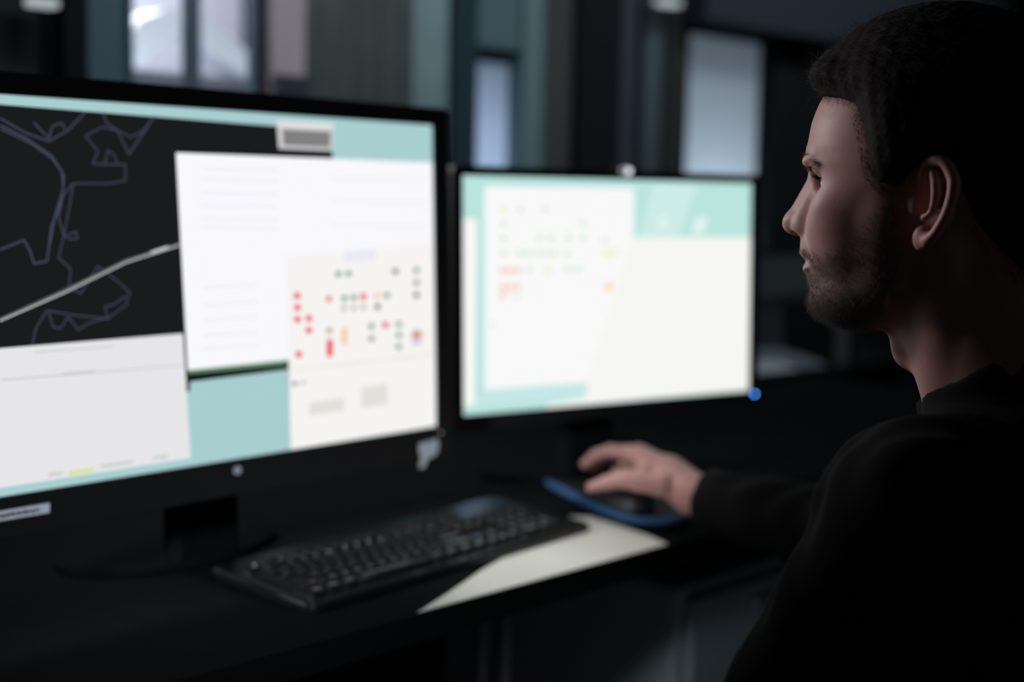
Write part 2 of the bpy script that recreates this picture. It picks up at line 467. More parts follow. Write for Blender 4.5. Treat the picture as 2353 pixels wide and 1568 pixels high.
# screens
L_POLY= [('blk',1,[(-0.4003,0.1862),(-0.2674,0.1849),(0.1446,0.1799),(0.1444,0.147),(0.0947,-0.1277),(-0.4131,-0.0784)]),('wh2',2,[(0.0631,0.1873),(0.1481,0.1882),(0.1459,0.181),(0.0641,0.1804)]),('gr1',2,[(0.0629,0.1814),(0.1466,0.1815),(0.1446,0.1558),(0.0646,0.1553)]),('gr2',3,[(0.0709,0.1778),(0.1419,0.1782),(0.1407,0.1597),(0.0716,0.1595)]),('blk',2,[(-0.0654,-0.0921),(0.0687,-0.0936),(0.0692,-0.0997),(-0.0652,-0.1003)]),('gre',3,[(-0.0659,-0.0883),(0.0689,-0.0875),(0.0687,-0.0936),(-0.0655,-0.0931)]),('win2',3,[(-0.0726,0.1459),(0.3128,0.147),(0.3116,-0.0862),(0.0688,-0.0885),(-0.0659,-0.0892)]),('win1',4,[(0.0711,0.0327),(0.3124,0.0434),(0.3116,-0.0862),(0.3088,-0.1936),(0.0722,-0.1944)]),('teal',2,[(-0.0635,-0.1019),(0.0711,-0.0999),(0.0721,-0.1975),(-0.0645,-0.1964)]),('win3',3,[(-0.4118,-0.0504),(-0.2775,-0.0496),(-0.0706,-0.0485),(-0.0653,-0.1856),(-0.2834,-0.1858),(-0.4185,-0.1883)]),('yel',4,[(-0.2107,-0.1794),(-0.1825,-0.1798),(-0.1821,-0.1839),(-0.2104,-0.1839)]),('fa3',4,[(-0.2134,-0.0789),(-0.1771,-0.0793),(-0.1772,-0.0825),(-0.2135,-0.0819)]),('fa3',4,[(-0.233,-0.1785),(-0.2165,-0.1791),(-0.2166,-0.1817),(-0.2331,-0.182)]),('fa3',4,[(-0.1749,-0.1781),(-0.1368,-0.1783),(-0.1369,-0.1816),(-0.1751,-0.1813)]),('fa3',4,[(-0.1131,-0.1778),(-0.0942,-0.1779),(-0.0944,-0.1812),(-0.1132,-0.1811)]),('fa3',4,[(-0.2418,-0.0552),(-0.1552,-0.0558),(-0.1553,-0.0571),(-0.2419,-0.0569)]),('fa3',4,[(-0.2788,-0.0796),(-0.0717,-0.0821),(-0.0718,-0.0835),(-0.2789,-0.0813)]),('fa2',4,[(-0.0423,0.131),(0.0639,0.132),(0.0639,0.13),(-0.0423,0.1292)]),('fa2',4,[(-0.0426,0.1193),(0.0636,0.1196),(0.0635,0.1176),(-0.0427,0.1174)]),('fa2',4,[(-0.0431,0.1052),(0.0631,0.1047),(0.0631,0.1027),(-0.0432,0.1033)]),('fa2',4,[(-0.0436,0.091),(0.0627,0.0898),(0.0626,0.0878),(-0.0437,0.0891)]),('fa2',4,[(-0.0441,0.0768),(0.0623,0.0749),(0.0622,0.0729),(-0.0441,0.0749)]),('fa2',4,[(-0.0444,0.0674),(0.062,0.0649),(0.0619,0.0629),(-0.0445,0.0655)]),('fa2',4,[(-0.0438,0.0009),(0.0294,0.002),(0.0293,0.0001),(-0.0439,-0.001)]),('fa2',4,[(-0.0444,-0.0182),(0.0287,-0.0177),(0.0287,-0.0197),(-0.0445,-0.0201)]),('fa2',4,[(-0.045,-0.0349),(0.0282,-0.035),(0.0282,-0.037),(-0.0451,-0.0368)]),('fa2',4,[(-0.0456,-0.0516),(0.0277,-0.0524),(0.0276,-0.0544),(-0.0456,-0.0535)]),('fa2',4,[(-0.046,-0.0659),(0.0272,-0.0673),(0.0272,-0.0693),(-0.0461,-0.0679)]),('fa2',4,[(0.1411,0.1243),(0.2992,0.1256),(0.2992,0.124),(0.1411,0.1228)]),('fa2',4,[(0.1404,0.0975),(0.2987,0.0968),(0.2986,0.0952),(0.1404,0.096)]),('fa2',4,[(0.1397,0.0691),(0.2981,0.0663),(0.2981,0.0647),(0.1396,0.0676)]),('fa2',5,[(0.1592,0.0361),(0.2097,0.0384),(0.2093,0.0245),(0.1588,0.0225)]),('red',5,[(0.0819,-0.0105),(0.0909,-0.0109),(0.0907,-0.018),(0.0817,-0.0176)]),('red',5,[(0.0821,-0.0243),(0.0911,-0.0247),(0.0909,-0.0318),(0.0819,-0.0314)]),('red',5,[(0.0818,-0.038),(0.0907,-0.0385),(0.0905,-0.0456),(0.0816,-0.0451)]),('red',5,[(0.0985,-0.0379),(0.1077,-0.0384),(0.1075,-0.0456),(0.0983,-0.045)]),('red',5,[(0.0981,-0.0517),(0.1073,-0.0523),(0.1071,-0.0595),(0.0979,-0.0589)]),('red',5,[(0.0825,-0.0794),(0.0915,-0.08),(0.0913,-0.0872),(0.0823,-0.0865)]),('red',5,[(0.1835,-0.0158),(0.1934,-0.0162),(0.1932,-0.0237),(0.1834,-0.0233)]),('red',5,[(0.2191,-0.0526),(0.2293,-0.0531),(0.2292,-0.0608),(0.219,-0.0601)]),('red',5,[(0.1294,-0.0682),(0.1388,-0.0689),(0.1386,-0.0762),(0.1292,-0.0755)]),('red',5,[(0.1292,-0.075),(0.1386,-0.0757),(0.1384,-0.083),(0.129,-0.0823)]),('red',5,[(0.129,-0.0818),(0.1385,-0.0825),(0.1383,-0.0898),(0.1288,-0.0891)]),('red',5,[(0.1301,-0.0167),(0.1381,-0.017),(0.138,-0.0233),(0.1299,-0.0229)]),('grn',5,[(0.1456,0.0124),(0.1538,0.0122),(0.1536,0.0059),(0.1455,0.0062)]),('grn',5,[(0.1613,0.0125),(0.1696,0.0122),(0.1694,0.0059),(0.1612,0.0062)]),('grn',5,[(0.1544,-0.0172),(0.1626,-0.0176),(0.1625,-0.0239),(0.1542,-0.0235)]),('grn',5,[(0.1689,-0.0168),(0.1772,-0.0172),(0.1771,-0.0235),(0.1687,-0.0231)]),('grn',5,[(0.2228,-0.0164),(0.2316,-0.0168),(0.2315,-0.0233),(0.2227,-0.0229)]),('dgr',5,[(0.274,0.0136),(0.2832,0.0133),(0.2831,0.0067),(0.2739,0.0069)]),('dgr',5,[(0.2737,-0.0025),(0.2829,-0.0028),(0.2827,-0.0094),(0.2736,-0.0091)]),('dgr',5,[(0.1968,-0.0534),(0.2054,-0.0539),(0.2052,-0.0604),(0.1966,-0.0599)]),('dgr',5,[(0.1964,-0.0685),(0.205,-0.069),(0.2049,-0.0755),(0.1963,-0.0749)]),('dgr',5,[(0.2426,-0.0534),(0.2515,-0.0539),(0.2514,-0.0605),(0.2425,-0.0599)]),('dgr',5,[(0.2423,-0.0671),(0.2512,-0.0676),(0.2511,-0.0743),(0.2422,-0.0737)]),('dgr',5,[(0.242,-0.0819),(0.2509,-0.0825),(0.2508,-0.0891),(0.2418,-0.0885)]),('gry',5,[(0.1541,-0.0293),(0.161,-0.0296),(0.1608,-0.0349),(0.154,-0.0346)]),('gry',5,[(0.1692,-0.03),(0.1762,-0.0304),(0.1761,-0.0357),(0.1691,-0.0353)]),('gry',5,[(0.1846,-0.0297),(0.1917,-0.0301),(0.1915,-0.0354),(0.1845,-0.0351)]),('dk',5,[(0.2381,0.0129),(0.247,0.0127),(0.2469,0.0061),(0.238,0.0064)]),('dk',5,[(0.2074,-0.0298),(0.216,-0.0302),(0.2159,-0.0367),(0.2072,-0.0362)]),('dk',5,[(0.2734,-0.018),(0.2826,-0.0183),(0.2824,-0.025),(0.2733,-0.0246)]),('ora',5,[(0.207,-0.0163),(0.2156,-0.0166),(0.2154,-0.0231),(0.2068,-0.0227)]),('ora',5,[(0.1535,-0.0551),(0.1617,-0.0556),(0.1615,-0.0619),(0.1533,-0.0614)]),('ora',5,[(0.1533,-0.0624),(0.1615,-0.063),(0.1613,-0.0693),(0.1531,-0.0688)]),('ora',5,[(0.1531,-0.0698),(0.1613,-0.0704),(0.1612,-0.0767),(0.1529,-0.0762)]),('ola',5,[(0.1298,-0.0547),(0.1378,-0.0552),(0.1376,-0.0614),(0.1296,-0.0609)]),('ora2',5,[(0.2693,-0.071),(0.2861,-0.071),(0.286,-0.0766),(0.2692,-0.0766)]),('grn',5,[(0.2693,-0.0677),(0.2862,-0.0676),(0.2861,-0.0704),(0.2693,-0.0705)]),('lil',5,[(0.2691,-0.0777),(0.286,-0.0777),(0.2858,-0.0855),(0.269,-0.0855)]),('dk2',5,[(0.077,-0.1142),(0.0834,-0.1148),(0.0833,-0.1199),(0.0769,-0.1193)]),('gry',5,[(0.0899,-0.1149),(0.0951,-0.1154),(0.095,-0.1195),(0.0898,-0.119)]),('fa1',5,[(0.0749,-0.1002),(0.309,-0.0985),(0.309,-0.1002),(0.0748,-0.1018)]),('fa1',5,[(0.1829,-0.1309),(0.2261,-0.1306),(0.2256,-0.1569),(0.1823,-0.1567)]),('fa1',5,[(0.1009,-0.1413),(0.1547,-0.1415),(0.1543,-0.1575),(0.1005,-0.1569)])]
L_LINE= [(0.00126,'ln',[(-0.268,0.1716),(-0.242,0.1588),(-0.2185,0.1518),(-0.1979,0.1634),(-0.1776,0.1831)]),(0.00126,'ln',[(-0.2334,0.1693),(-0.2184,0.1548),(-0.2142,0.1669),(-0.2047,0.1708),(-0.2002,0.165)]),(0.00147,'ln',[(-0.2683,0.165),(-0.2422,0.1537),(-0.2163,0.1378),(-0.2057,0.1222),(-0.2049,0.1071),(-0.2105,0.0855),(-0.2191,0.0682),(-0.2252,0.0338),(-0.2391,0.0316),(-0.2431,0.0449),(-0.2486,0.0548),(-0.2734,0.0459)]),(0.00105,'ln',[(-0.2684,0.1617),(-0.2379,0.1489),(-0.2155,0.1348),(-0.2031,0.118),(-0.206,0.1028),(-0.2155,0.0768),(-0.2212,0.051)]),(0.00126,'ln',[(-0.158,0.1838),(-0.154,0.173),(-0.1418,0.1661),(-0.1295,0.1421),(-0.0974,0.1837)]),(0.00105,'ln',[(-0.0974,0.1837),(-0.111,0.1676),(-0.1268,0.1601),(-0.1418,0.1661),(-0.1591,0.1688),(-0.1785,0.1591),(-0.165,0.1439),(-0.1713,0.1314),(-0.1531,0.1311),(-0.134,0.1316),(-0.1346,0.115),(-0.1538,0.1115),(-0.1939,0.1108),(-0.1985,0.0899),(-0.2059,0.0594),(-0.2129,0.037),(-0.2001,0.0253),(-0.2028,0.007)]),(0.00105,'ln',[(-0.158,0.1318),(-0.1535,0.1457),(-0.1453,0.1393),(-0.1441,0.1313)]),(0.00105,'ln',[(-0.1953,0.1099),(-0.2053,0.0985),(-0.2113,0.0768),(-0.2055,0.0573),(-0.1924,0.0628),(-0.1913,0.0558),(-0.2023,0.0551)]),(0.00105,'ln',[(-0.2028,0.007),(-0.1901,-0.0001),(-0.1695,0.0271),(-0.1515,0.014),(-0.1338,-0.0011),(-0.1384,-0.0136),(-0.1602,-0.0274),(-0.1958,-0.0219),(-0.2272,-0.0154),(-0.2399,-0.0324),(-0.2443,-0.0481)]),(0.00105,'ln',[(-0.2254,-0.0173),(-0.2214,-0.0323),(-0.213,-0.0341),(-0.2054,-0.0227),(-0.194,-0.0366),(-0.1816,-0.0302),(-0.1601,-0.0261),(-0.1637,-0.0147),(-0.1526,-0.013),(-0.138,-0.0046)]),(0.00294,'st1',[(-0.2763,-0.0218),(-0.2067,0.0037),(-0.1367,0.0317),(-0.0716,0.0479)]),(0.00093,'st2',[(-0.2764,-0.023),(-0.2068,0.0019),(-0.1367,0.0303),(-0.0717,0.047)]),(0.00189,'st2',[(-0.1063,0.0401),(-0.0864,0.0453)])]
R_POLY= [('rstrip',2,[(-0.284,0.1086),(-0.2447,0.1065),(-0.2493,-0.1534),(-0.2854,-0.1533)]),('rwin',3,[(-0.2325,0.1523),(0.032,0.1543),(0.0325,-0.1322),(-0.055,-0.1328),(-0.2341,-0.1323)]),('rwin2',4,[(0.0301,0.0808),(0.3031,0.0812),(0.2981,-0.1644),(0.0709,-0.1647),(-0.1277,-0.1678),(-0.1277,-0.1608),(-0.0565,-0.1554),(-0.0534,-0.1271)]),('teal2',2,[(-0.2341,-0.1323),(-0.055,-0.1328),(-0.0565,-0.1554),(-0.25,-0.154)]),('teal3',2,[(0.0679,0.1602),(0.1544,0.1619),(0.1202,0.0814),(0.0434,0.0815)]),('wh3',3,[(0.0786,0.1111),(0.0957,0.1125),(0.0984,0.0953),(0.0805,0.094)]),('wh3',3,[(0.1533,0.1116),(0.1782,0.1131),(0.1714,0.0881),(0.1465,0.0867)]),('rg',5,[(-0.1774,0.124),(-0.1685,0.1241),(-0.1685,0.1168),(-0.1774,0.1167)]),('rg',5,[(-0.1349,0.1258),(-0.1258,0.1259),(-0.1258,0.1184),(-0.1349,0.1183)]),('rg',5,[(-0.2052,0.1043),(-0.1965,0.1043),(-0.1965,0.097),(-0.2053,0.097)]),('rg',5,[(-0.2053,0.0836),(-0.1966,0.0836),(-0.1966,0.0762),(-0.2053,0.0763)]),('rg',5,[(-0.2053,0.0628),(-0.1966,0.0628),(-0.1966,0.0554),(-0.2054,0.0555)]),('rg',5,[(-0.1439,0.0842),(-0.1348,0.0842),(-0.1348,0.0767),(-0.1439,0.0767)]),('rg',5,[(-0.125,0.0841),(-0.1158,0.0841),(-0.1158,0.0766),(-0.125,0.0767)]),('rg',5,[(-0.0943,0.0848),(-0.0849,0.0848),(-0.0849,0.0772),(-0.0942,0.0772)]),('rg',5,[(-0.0669,0.0848),(-0.0575,0.0848),(-0.0574,0.0771),(-0.0669,0.0771)]),('rg',5,[(-0.1775,0.0626),(-0.1686,0.0626),(-0.1686,0.0552),(-0.1775,0.0553)]),('rg',5,[(-0.1641,0.0626),(-0.1552,0.0625),(-0.1552,0.0551),(-0.1641,0.0551)]),('rg',5,[(-0.1477,0.0624),(-0.1386,0.0624),(-0.1386,0.0549),(-0.1477,0.055)]),('rg',5,[(-0.1325,0.0623),(-0.1234,0.0623),(-0.1234,0.0548),(-0.1325,0.0549)]),('rg',5,[(-0.1173,0.0622),(-0.1081,0.0622),(-0.1081,0.0546),(-0.1173,0.0547)]),('rg',5,[(-0.0957,0.0621),(-0.0864,0.062),(-0.0864,0.0545),(-0.0957,0.0545)]),('rg',5,[(-0.1626,0.039),(-0.1537,0.0389),(-0.1537,0.0315),(-0.1626,0.0316)]),('rg',5,[(-0.0941,0.0394),(-0.0848,0.0393),(-0.0848,0.0316),(-0.0941,0.0318)]),('rg',5,[(-0.0762,0.0391),(-0.0668,0.039),(-0.0667,0.0314),(-0.0762,0.0315)]),('rg',5,[(-0.0271,0.0803),(-0.0175,0.0802),(-0.0174,0.0725),(-0.0271,0.0726)]),('rg',5,[(-0.067,0.105),(-0.0575,0.1051),(-0.0575,0.0975),(-0.067,0.0974)]),('ry',5,[(-0.2059,0.1243),(-0.1957,0.1245),(-0.1958,0.1159),(-0.206,0.1158)]),('ry',5,[(-0.1295,0.0392),(-0.1188,0.0391),(-0.1188,0.0303),(-0.1295,0.0305)]),('ry',5,[(-0.0254,0.0623),(-0.0141,0.0622),(-0.0141,0.0532),(-0.0254,0.0533)]),('ry',5,[(-0.0117,0.0635),(-0.0003,0.0634),(-0.0002,0.0543),(-0.0116,0.0544)]),('rr',5,[(-0.2076,0.039),(-0.1974,0.0389),(-0.1974,0.0303),(-0.2076,0.0305)]),('rr',5,[(-0.1952,0.0389),(-0.1849,0.0387),(-0.1849,0.0301),(-0.1952,0.0303)]),('rr',5,[(-0.1819,0.0387),(-0.1716,0.0385),(-0.1716,0.0299),(-0.1819,0.0301)]),('rr',5,[(-0.2076,0.0158),(-0.1974,0.0156),(-0.1974,0.007),(-0.2076,0.0072)]),('rr',5,[(-0.1952,0.0155),(-0.1849,0.0153),(-0.1849,0.0067),(-0.1952,0.0069)]),('rr',5,[(-0.182,0.0152),(-0.1716,0.015),(-0.1716,0.0064),(-0.182,0.0066)]),('rr',5,[(-0.2077,0.0035),(-0.1974,0.0033),(-0.1974,-0.0053),(-0.2077,-0.0051)]),('ro',5,[(-0.0219,0.0126),(-0.0089,0.0124),(-0.0089,0.002),(-0.0219,0.0023)]),('rg',5,[(-0.1842,0.0005),(-0.1768,0.0003),(-0.1768,-0.0059),(-0.1842,-0.0057)]),('rg',5,[(-0.2244,-0.0376),(-0.2172,-0.0379),(-0.2172,-0.044),(-0.2245,-0.0438)])]


mon_l, SL = monitor('monitor', (-.3108, 1.4831, 1.0905), 47.8, 2.2, .6208, .3888, (.024, .022, .040),
                    'large wide black monitor with a dark map and white windows open', L_POLY, L_LINE, SM, 'teal')
mon_r, SR = monitor('monitor', (.1548, 1.9798, 1.0572), 33.3, 2.2, .5386, .3325, (.0165, .0135, .021),
                    'smaller bright monitor with mostly white windows and a blue power light', R_POLY, [], SM, 'tealR')


def sprism(S, parent, name, pts, w0, w1, m, bev=0):
    bm = bmesh.new(); prism(bm, pts, w0, w1, S); return bm_obj(name, bm, m, parent, bevel=bev)


def disc(cx, cy, r, n=24): return [(cx + r * cos(2 * pi * i / n), cy + r * sin(2 * pi * i / n)) for i in range(n)]


# round maker's mark, dim power light and stickers on the large monitor
mk = sprism(SL, mon_l, 'badge', disc(-.0072, -.2069, .0048), .0045, .0055, mat('badge_silver', (.55, .60, .65), .5, metal=.2))
sprism(SL, mon_l, 'power_light', disc(.3142, -.2029, .0016), .0045, .0055, emit('dim_light', (150, 130, 138), 1.3))
st = sprism(SL, mon_l, 'energy_sticker', [(.2745, -.2125), (.306, -.2098), (.3105, -.2150), (.3075, -.2275), (.2985, -.2330), (.2900, -.2330), (.2840, -.2445), (.2745, -.2440), (.2790, -.2300), (.2755, -.2250)], .0045, .005, mat('sticker_silver', (.72, .80, .88), .35, noise=.2, nscale=200))
lb = sprism(SL, mon_l, 'asset_label', [(-.306, -.2172), (-.2355, -.2172), (-.2350, -.2076), (-.306, -.2076)], .0045, .005, mat('label_paper', (.74, .80, .88), .5, noise=.1))
bm = bmesh.new(); rnd = random.Random(4); x = -.304
while x < -.245:
    wd = rnd.uniform(.0010, .0032)
    box(bm, x, x + wd, -.2142 + rnd.uniform(-.0006, .0006), -.2108 + rnd.uniform(-.0006, .0006), .00505, .0052, SL); x += wd + rnd.uniform(.0006, .0016)
bm_obj('print', bm, mat('label_ink', (.03, .03, .035), .6), lb)
# webcam and lights of the smaller monitor
wc = empty('webcam', mon_r.location, mon_r.rotation_euler.z); tag(wc, 'small round webcam with an added glow on its lens, on top of the smaller monitor', 'webcam')
bm = bmesh.new()
o_ = Vector(SR((.0096, .1785, .008)))
bmesh.ops.create_uvsphere(bm, u_segments=24, v_segments=16, radius=.0095)
for v in bm.verts: v.co = Vector((v.co.x, v.co.y * .8, v.co.z * .78)) + o_
bm_obj('shell', bm, mat('webcam_white', (.85, .85, .90), .45), wc, True)
bm = bmesh.new(); cyl(bm, o_ + Vector((0, -.0065, .0005)), o_ + Vector((0, -.0082, .0005)), .0050); bm_obj('lens_glow', bm, emit('lens_glow', (225, 225, 240), 1.6), wc, True)  # lens disc made emissive, glow added for the bright white spot
bm = bmesh.new(); box(bm, .004, .0152, .1829, .1850, -.02, .012, SR); bm_obj('clip', bm, M['black_plastic'], wc)
sprism(SR, mon_r, 'power_light', disc(.2781, -.1717, .0013), .0045, .0055, emit('blue_light', (70, 135, 235), 26))

# monitor standing behind, to the right; glowing bands paint reflections on its dark screen
SM['q1'] = emit('screen_q1', (26, 31, 34)); SM['q2'] = emit('screen_q2', (20, 23, 26)); SM['q3'] = emit('screen_q3', (92, 102, 110)); SM['q4'] = emit('screen_q4', (52, 60, 68)); SM['q5'] = emit('screen_q5', (14, 17, 19))  # emissive bands painting reflections on the switched-off screen
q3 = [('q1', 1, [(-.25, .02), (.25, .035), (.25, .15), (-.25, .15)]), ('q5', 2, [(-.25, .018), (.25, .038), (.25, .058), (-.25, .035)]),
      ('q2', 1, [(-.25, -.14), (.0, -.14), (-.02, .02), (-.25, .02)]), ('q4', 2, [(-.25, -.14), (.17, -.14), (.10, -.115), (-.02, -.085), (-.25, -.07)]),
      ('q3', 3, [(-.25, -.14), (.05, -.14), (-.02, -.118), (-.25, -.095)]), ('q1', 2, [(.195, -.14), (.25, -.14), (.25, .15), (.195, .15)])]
desk2 = empty('desk', D0 - EN * .84, EA); tag(desk2, 'dark desk standing behind the pale desk, carrying the switched-off third monitor', 'desk')
dm_ = M['shade_black']
bm = bmesh.new(); box(bm, .2, 2.6, .004, .36, DZ - .025, DZ); bm_obj('desktop', bm, dm_, desk2, bevel=.001)
for x in (.3, 2.5):
    bm = bmesh.new(); box(bm, x - .02, x + .02,   .04, .34, 0, DZ - .0255); bm_obj('side_panel', bm, dm_, desk2)
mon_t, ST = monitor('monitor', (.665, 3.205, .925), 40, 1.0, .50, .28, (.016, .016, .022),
                    'switched-off third monitor in the distance with painted reflections, beside the chin and right of the smaller monitor', q3, [], SM, 'off')


# ------------------------------------------------------------------ keyboard
KZ = DZ
ka = math.atan2(.101 - .101 + 1.735 - 1.371, .098 + .215)
kb = empty('keyboard', (-.2069, 1.349, KZ), R_(50.3)); tag(kb, 'glossy black full-size keyboard lying in front of the large monitor', 'keyboard')
KL, KD = .476, .153
kt = R_(3.0)


def K(p):                                       # keyboard body tilted up towards the back
    x, y, z = p
    return (x, y * cos(kt), (z - .0165) * .8 + .0115 + y * sin(kt))


bm = bmesh.new()
n = 24; prof = []
front = [(0, 0), (KL, 0)]
pts = rrect(-.008, KL + .006, -.014, KD + .006, .012, 5)
# rounded rear-right shoulder
a = [bm.verts.new(K((x, y, .0045))) for x, y in pts]
b = [bm.verts.new(K((x, y, .013))) for x, y in pts]
c = [bm.verts.new(K((.5 * KL + (x - .5 * KL) * .988, .5 * KD + (y - .5 * KD) * .966, .0165))) for x, y in pts]
bm.faces.new(a[::-1]); bm.faces.new(c)
for i in range(len(pts)):
    j = (i + 1) % len(pts); bm.faces.new((a[i], a[j], b[j], b[i])); bm.faces.new((b[i], b[j], c[j], c[i]))
bm_obj('body', bm, M['black_gloss'], kb, False)
for x in (.03, KL - .03):
    bm = bmesh.new(); box(bm, x - .02, x + .02, KD - .03, KD - .015, .0015, .0045); bm_obj('foot', bm, M['black_plastic'], kb)
U = .01905
x0 = .010
rows = []
y0 = .010
row_y = [y0 - .006 + i * U for i in range(5)] + [y0 - .006 + 5 * U + .008]
main = [
    [(1.25, 1), (1.25, 1), (1.25, 1), (6.25, 1), (1.25, 1), (1.25, 1), (1.25, 1), (1.25, 1)],
    [(2.25, 1)] + [(1, 1)] * 10 + [(2.75, 1)],
    [(1.75, 1)] + [(1, 1)] * 11 + [(2.25, 1)],
    [(1.5, 1)] + [(1, 1)] * 12 + [(1.5, 1)],
    [(1, 1)] * 13 + [(2, 1)],
    [(1, 1), (1, 0), (1, 1), (1, 1), (1, 1), (1, 1), (.5, 0), (1, 1), (1, 1), (1, 1), (1, 1), (.5, 0), (1, 1), (1, 1), (1, 1), (1, 1)],
]
nav = [[(1, 1)] * 3, [(1, 0), (1, 1), (1, 0)], [], [(1, 1)] * 3, [(1, 1)] * 3, [(1, 1)] * 3]
num = [[(2, 1), (1, 1), (1, 2)], [(1, 1)] * 3, [(1, 1)] * 3 + [(1, 2)], [(1, 1)] * 3, [(1, 1)] * 4, []]


def key(x, y, w_, h_):
    g = .0016; bm = bmesh.new(); x0_, x1_, y0_, y1_ = x + g * .5, x + w_ - g * .5, y + g * .5, y + h_ - g * .5
    i1 = .0022
    lo = [(x0_, y0_), (x1_, y0_), (x1_, y1_), (x0_, y1_)]
    hi = [(x0_ + i1, y0_ + i1 * .7), (x1_ - i1, y0_ + i1 * .7), (x1_ - i1, y1_ - i1 * 1.2), (x0_ + i1, y1_ - i1 * 1.2)]
    A_ = [bm.verts.new(K((p, q, .0168))) for p, q in lo]; B_ = [bm.verts.new(K((p, q, .0235))) for p, q in hi]
    for i in range(4):
        j = (i + 1) % 4; bm.faces.new((A_[i], A_[j], B_[j], B_[i]))
    # dished top
    nx, ny = 5, 5; G = []
    cx_, cy_ = (hi[0][0] + hi[1][0]) / 2, (hi[0][1] + hi[2][1]) / 2
    hw_, hh_ = (hi[1][0] - hi[0][0]) / 2, (hi[2][1] - hi[0][1]) / 2
    grid = {}
    for i in range(nx):
        for j in range(ny):
            u_ = -1 + 2 * i / (nx - 1); v_ = -1 + 2 * j / (ny - 1)
            if abs(u_) == 1 and abs(v_) == 1:
                grid[i, j] = B_[{(-1, -1): 0, (1, -1): 1, (1, 1): 2, (-1, 1): 3}[(int(u_), int(v_))]]
            else:
                grid[i, j] = bm.verts.new(K((cx_ + u_ * hw_, cy_ + v_ * hh_, .0235 - .0021 * (1 - .5 * (u_ * u_ + v_ * v_)))))
    for i in range(nx - 1):
        for j in range(ny - 1):
            f = bm.faces.new((grid[i, j], grid[i + 1, j], grid[i + 1, j + 1], grid[i, j + 1])); f.smooth = True
    bm_obj('key', bm, M['key'], kb)


for block, bx in ((main, x0), (nav, x0 + 15.25 * U), (num, x0 + 18.5 * U)):
    for r, row in enumerate(block):
        x = bx
        for w_, pr in row:
            if pr: key(x, row_y[r], w_ * U, U * pr)
            x += w_ * U
bm = bmesh.new()
for i in range(3): cyl(bm, K((x0 + (19 + i) * U, row_y[5] + .008, .0166)), K((x0 + (19 + i) * U, row_y[5] + .008, .0172)), .0012, n=10)
bm_obj('indicator_lights', bm, mat('indicator', (.1, .14, .1), .4), kb)

# ------------------------------------------------------------------ mouse pad and mouse
pad_pts = [(.054, 1.985), (.060, 1.965), (.090, 1.890), (.123, 1.815), (.145, 1.770), (.160, 1.748), (.176, 1.738), (.193, 1.737), (.212, 1.748), (.236, 1.775), (.270, 1.835), (.300, 1.900), (.312, 1.94), (.305, 1.97), (.27, 1.995), (.21, 2.03), (.15, 2.055), (.11, 2.06), (.075, 2.035), (.058, 2.01)]
pc = Vector((.185, 1.90, DZ))
pad = empty('mousepad', pc); tag(pad, 'curved mousepad with a raised blue rim beneath the mouse hand', 'mousepad')
bm = bmesh.new(); prism(bm, [(x - pc.x, y - pc.y) for x, y in pad_pts], .0014, .004); bm_obj('pad', bm, M['black_matte'], pad, bevel=.001)


def sweep(pts, r, flat=1.0, n=12):
    bm = bmesh.new(); rings = []
    P = [Vector(p) for p in pts]
    for i, p in enumerate(P):
        d = (P[min(i + 1, len(P) - 1)] - P[max(i - 1, 0)]).normalized(); s_ = d.cross(Vector((0, 0, 1))).normalized(); u_ = s_.cross(d)
        rr = r * (1 if 0 < i < len(P) - 1 else .55)
        rings.append([bm.verts.new(p + s_ * rr * cos(2 * pi * k / n) + u_ * rr * flat * sin(2 * pi * k / n)) for k in range(n)])
    for a_, b_ in zip(rings, rings[1:]):
        for k in range(n): bm.faces.new((a_[k], a_[(k + 1) % n], b_[(k + 1) % n], b_[k]))
    bm.faces.new(rings[0]); bm.faces.new(rings[-1][::-1])
    return bm


rim = [(x - pc.x, y - pc.y, .0095) for x, y in ((.058, 1.968), (.064, 1.948), (.084, 1.893), (.122, 1.808), (.148, 1.760), (.174, 1.734), (.202, 1.730), (.230, 1.752), (.255, 1.80))]
bm_obj('gel_rim', sweep(rim, .0085, .62), M['blue_mat'], pad, True)

# ------------------------------------------------------------------ the person
PA = R_(147.3)
PO = Vector((.32564, 1.05677, 0))
HZ = 1.2167                                     # height of the eyes
Minv = Matrix.Rotation(-PA, 3, 'Z')


def wb(p): return np.array(Minv @ (Vector(p) - PO))


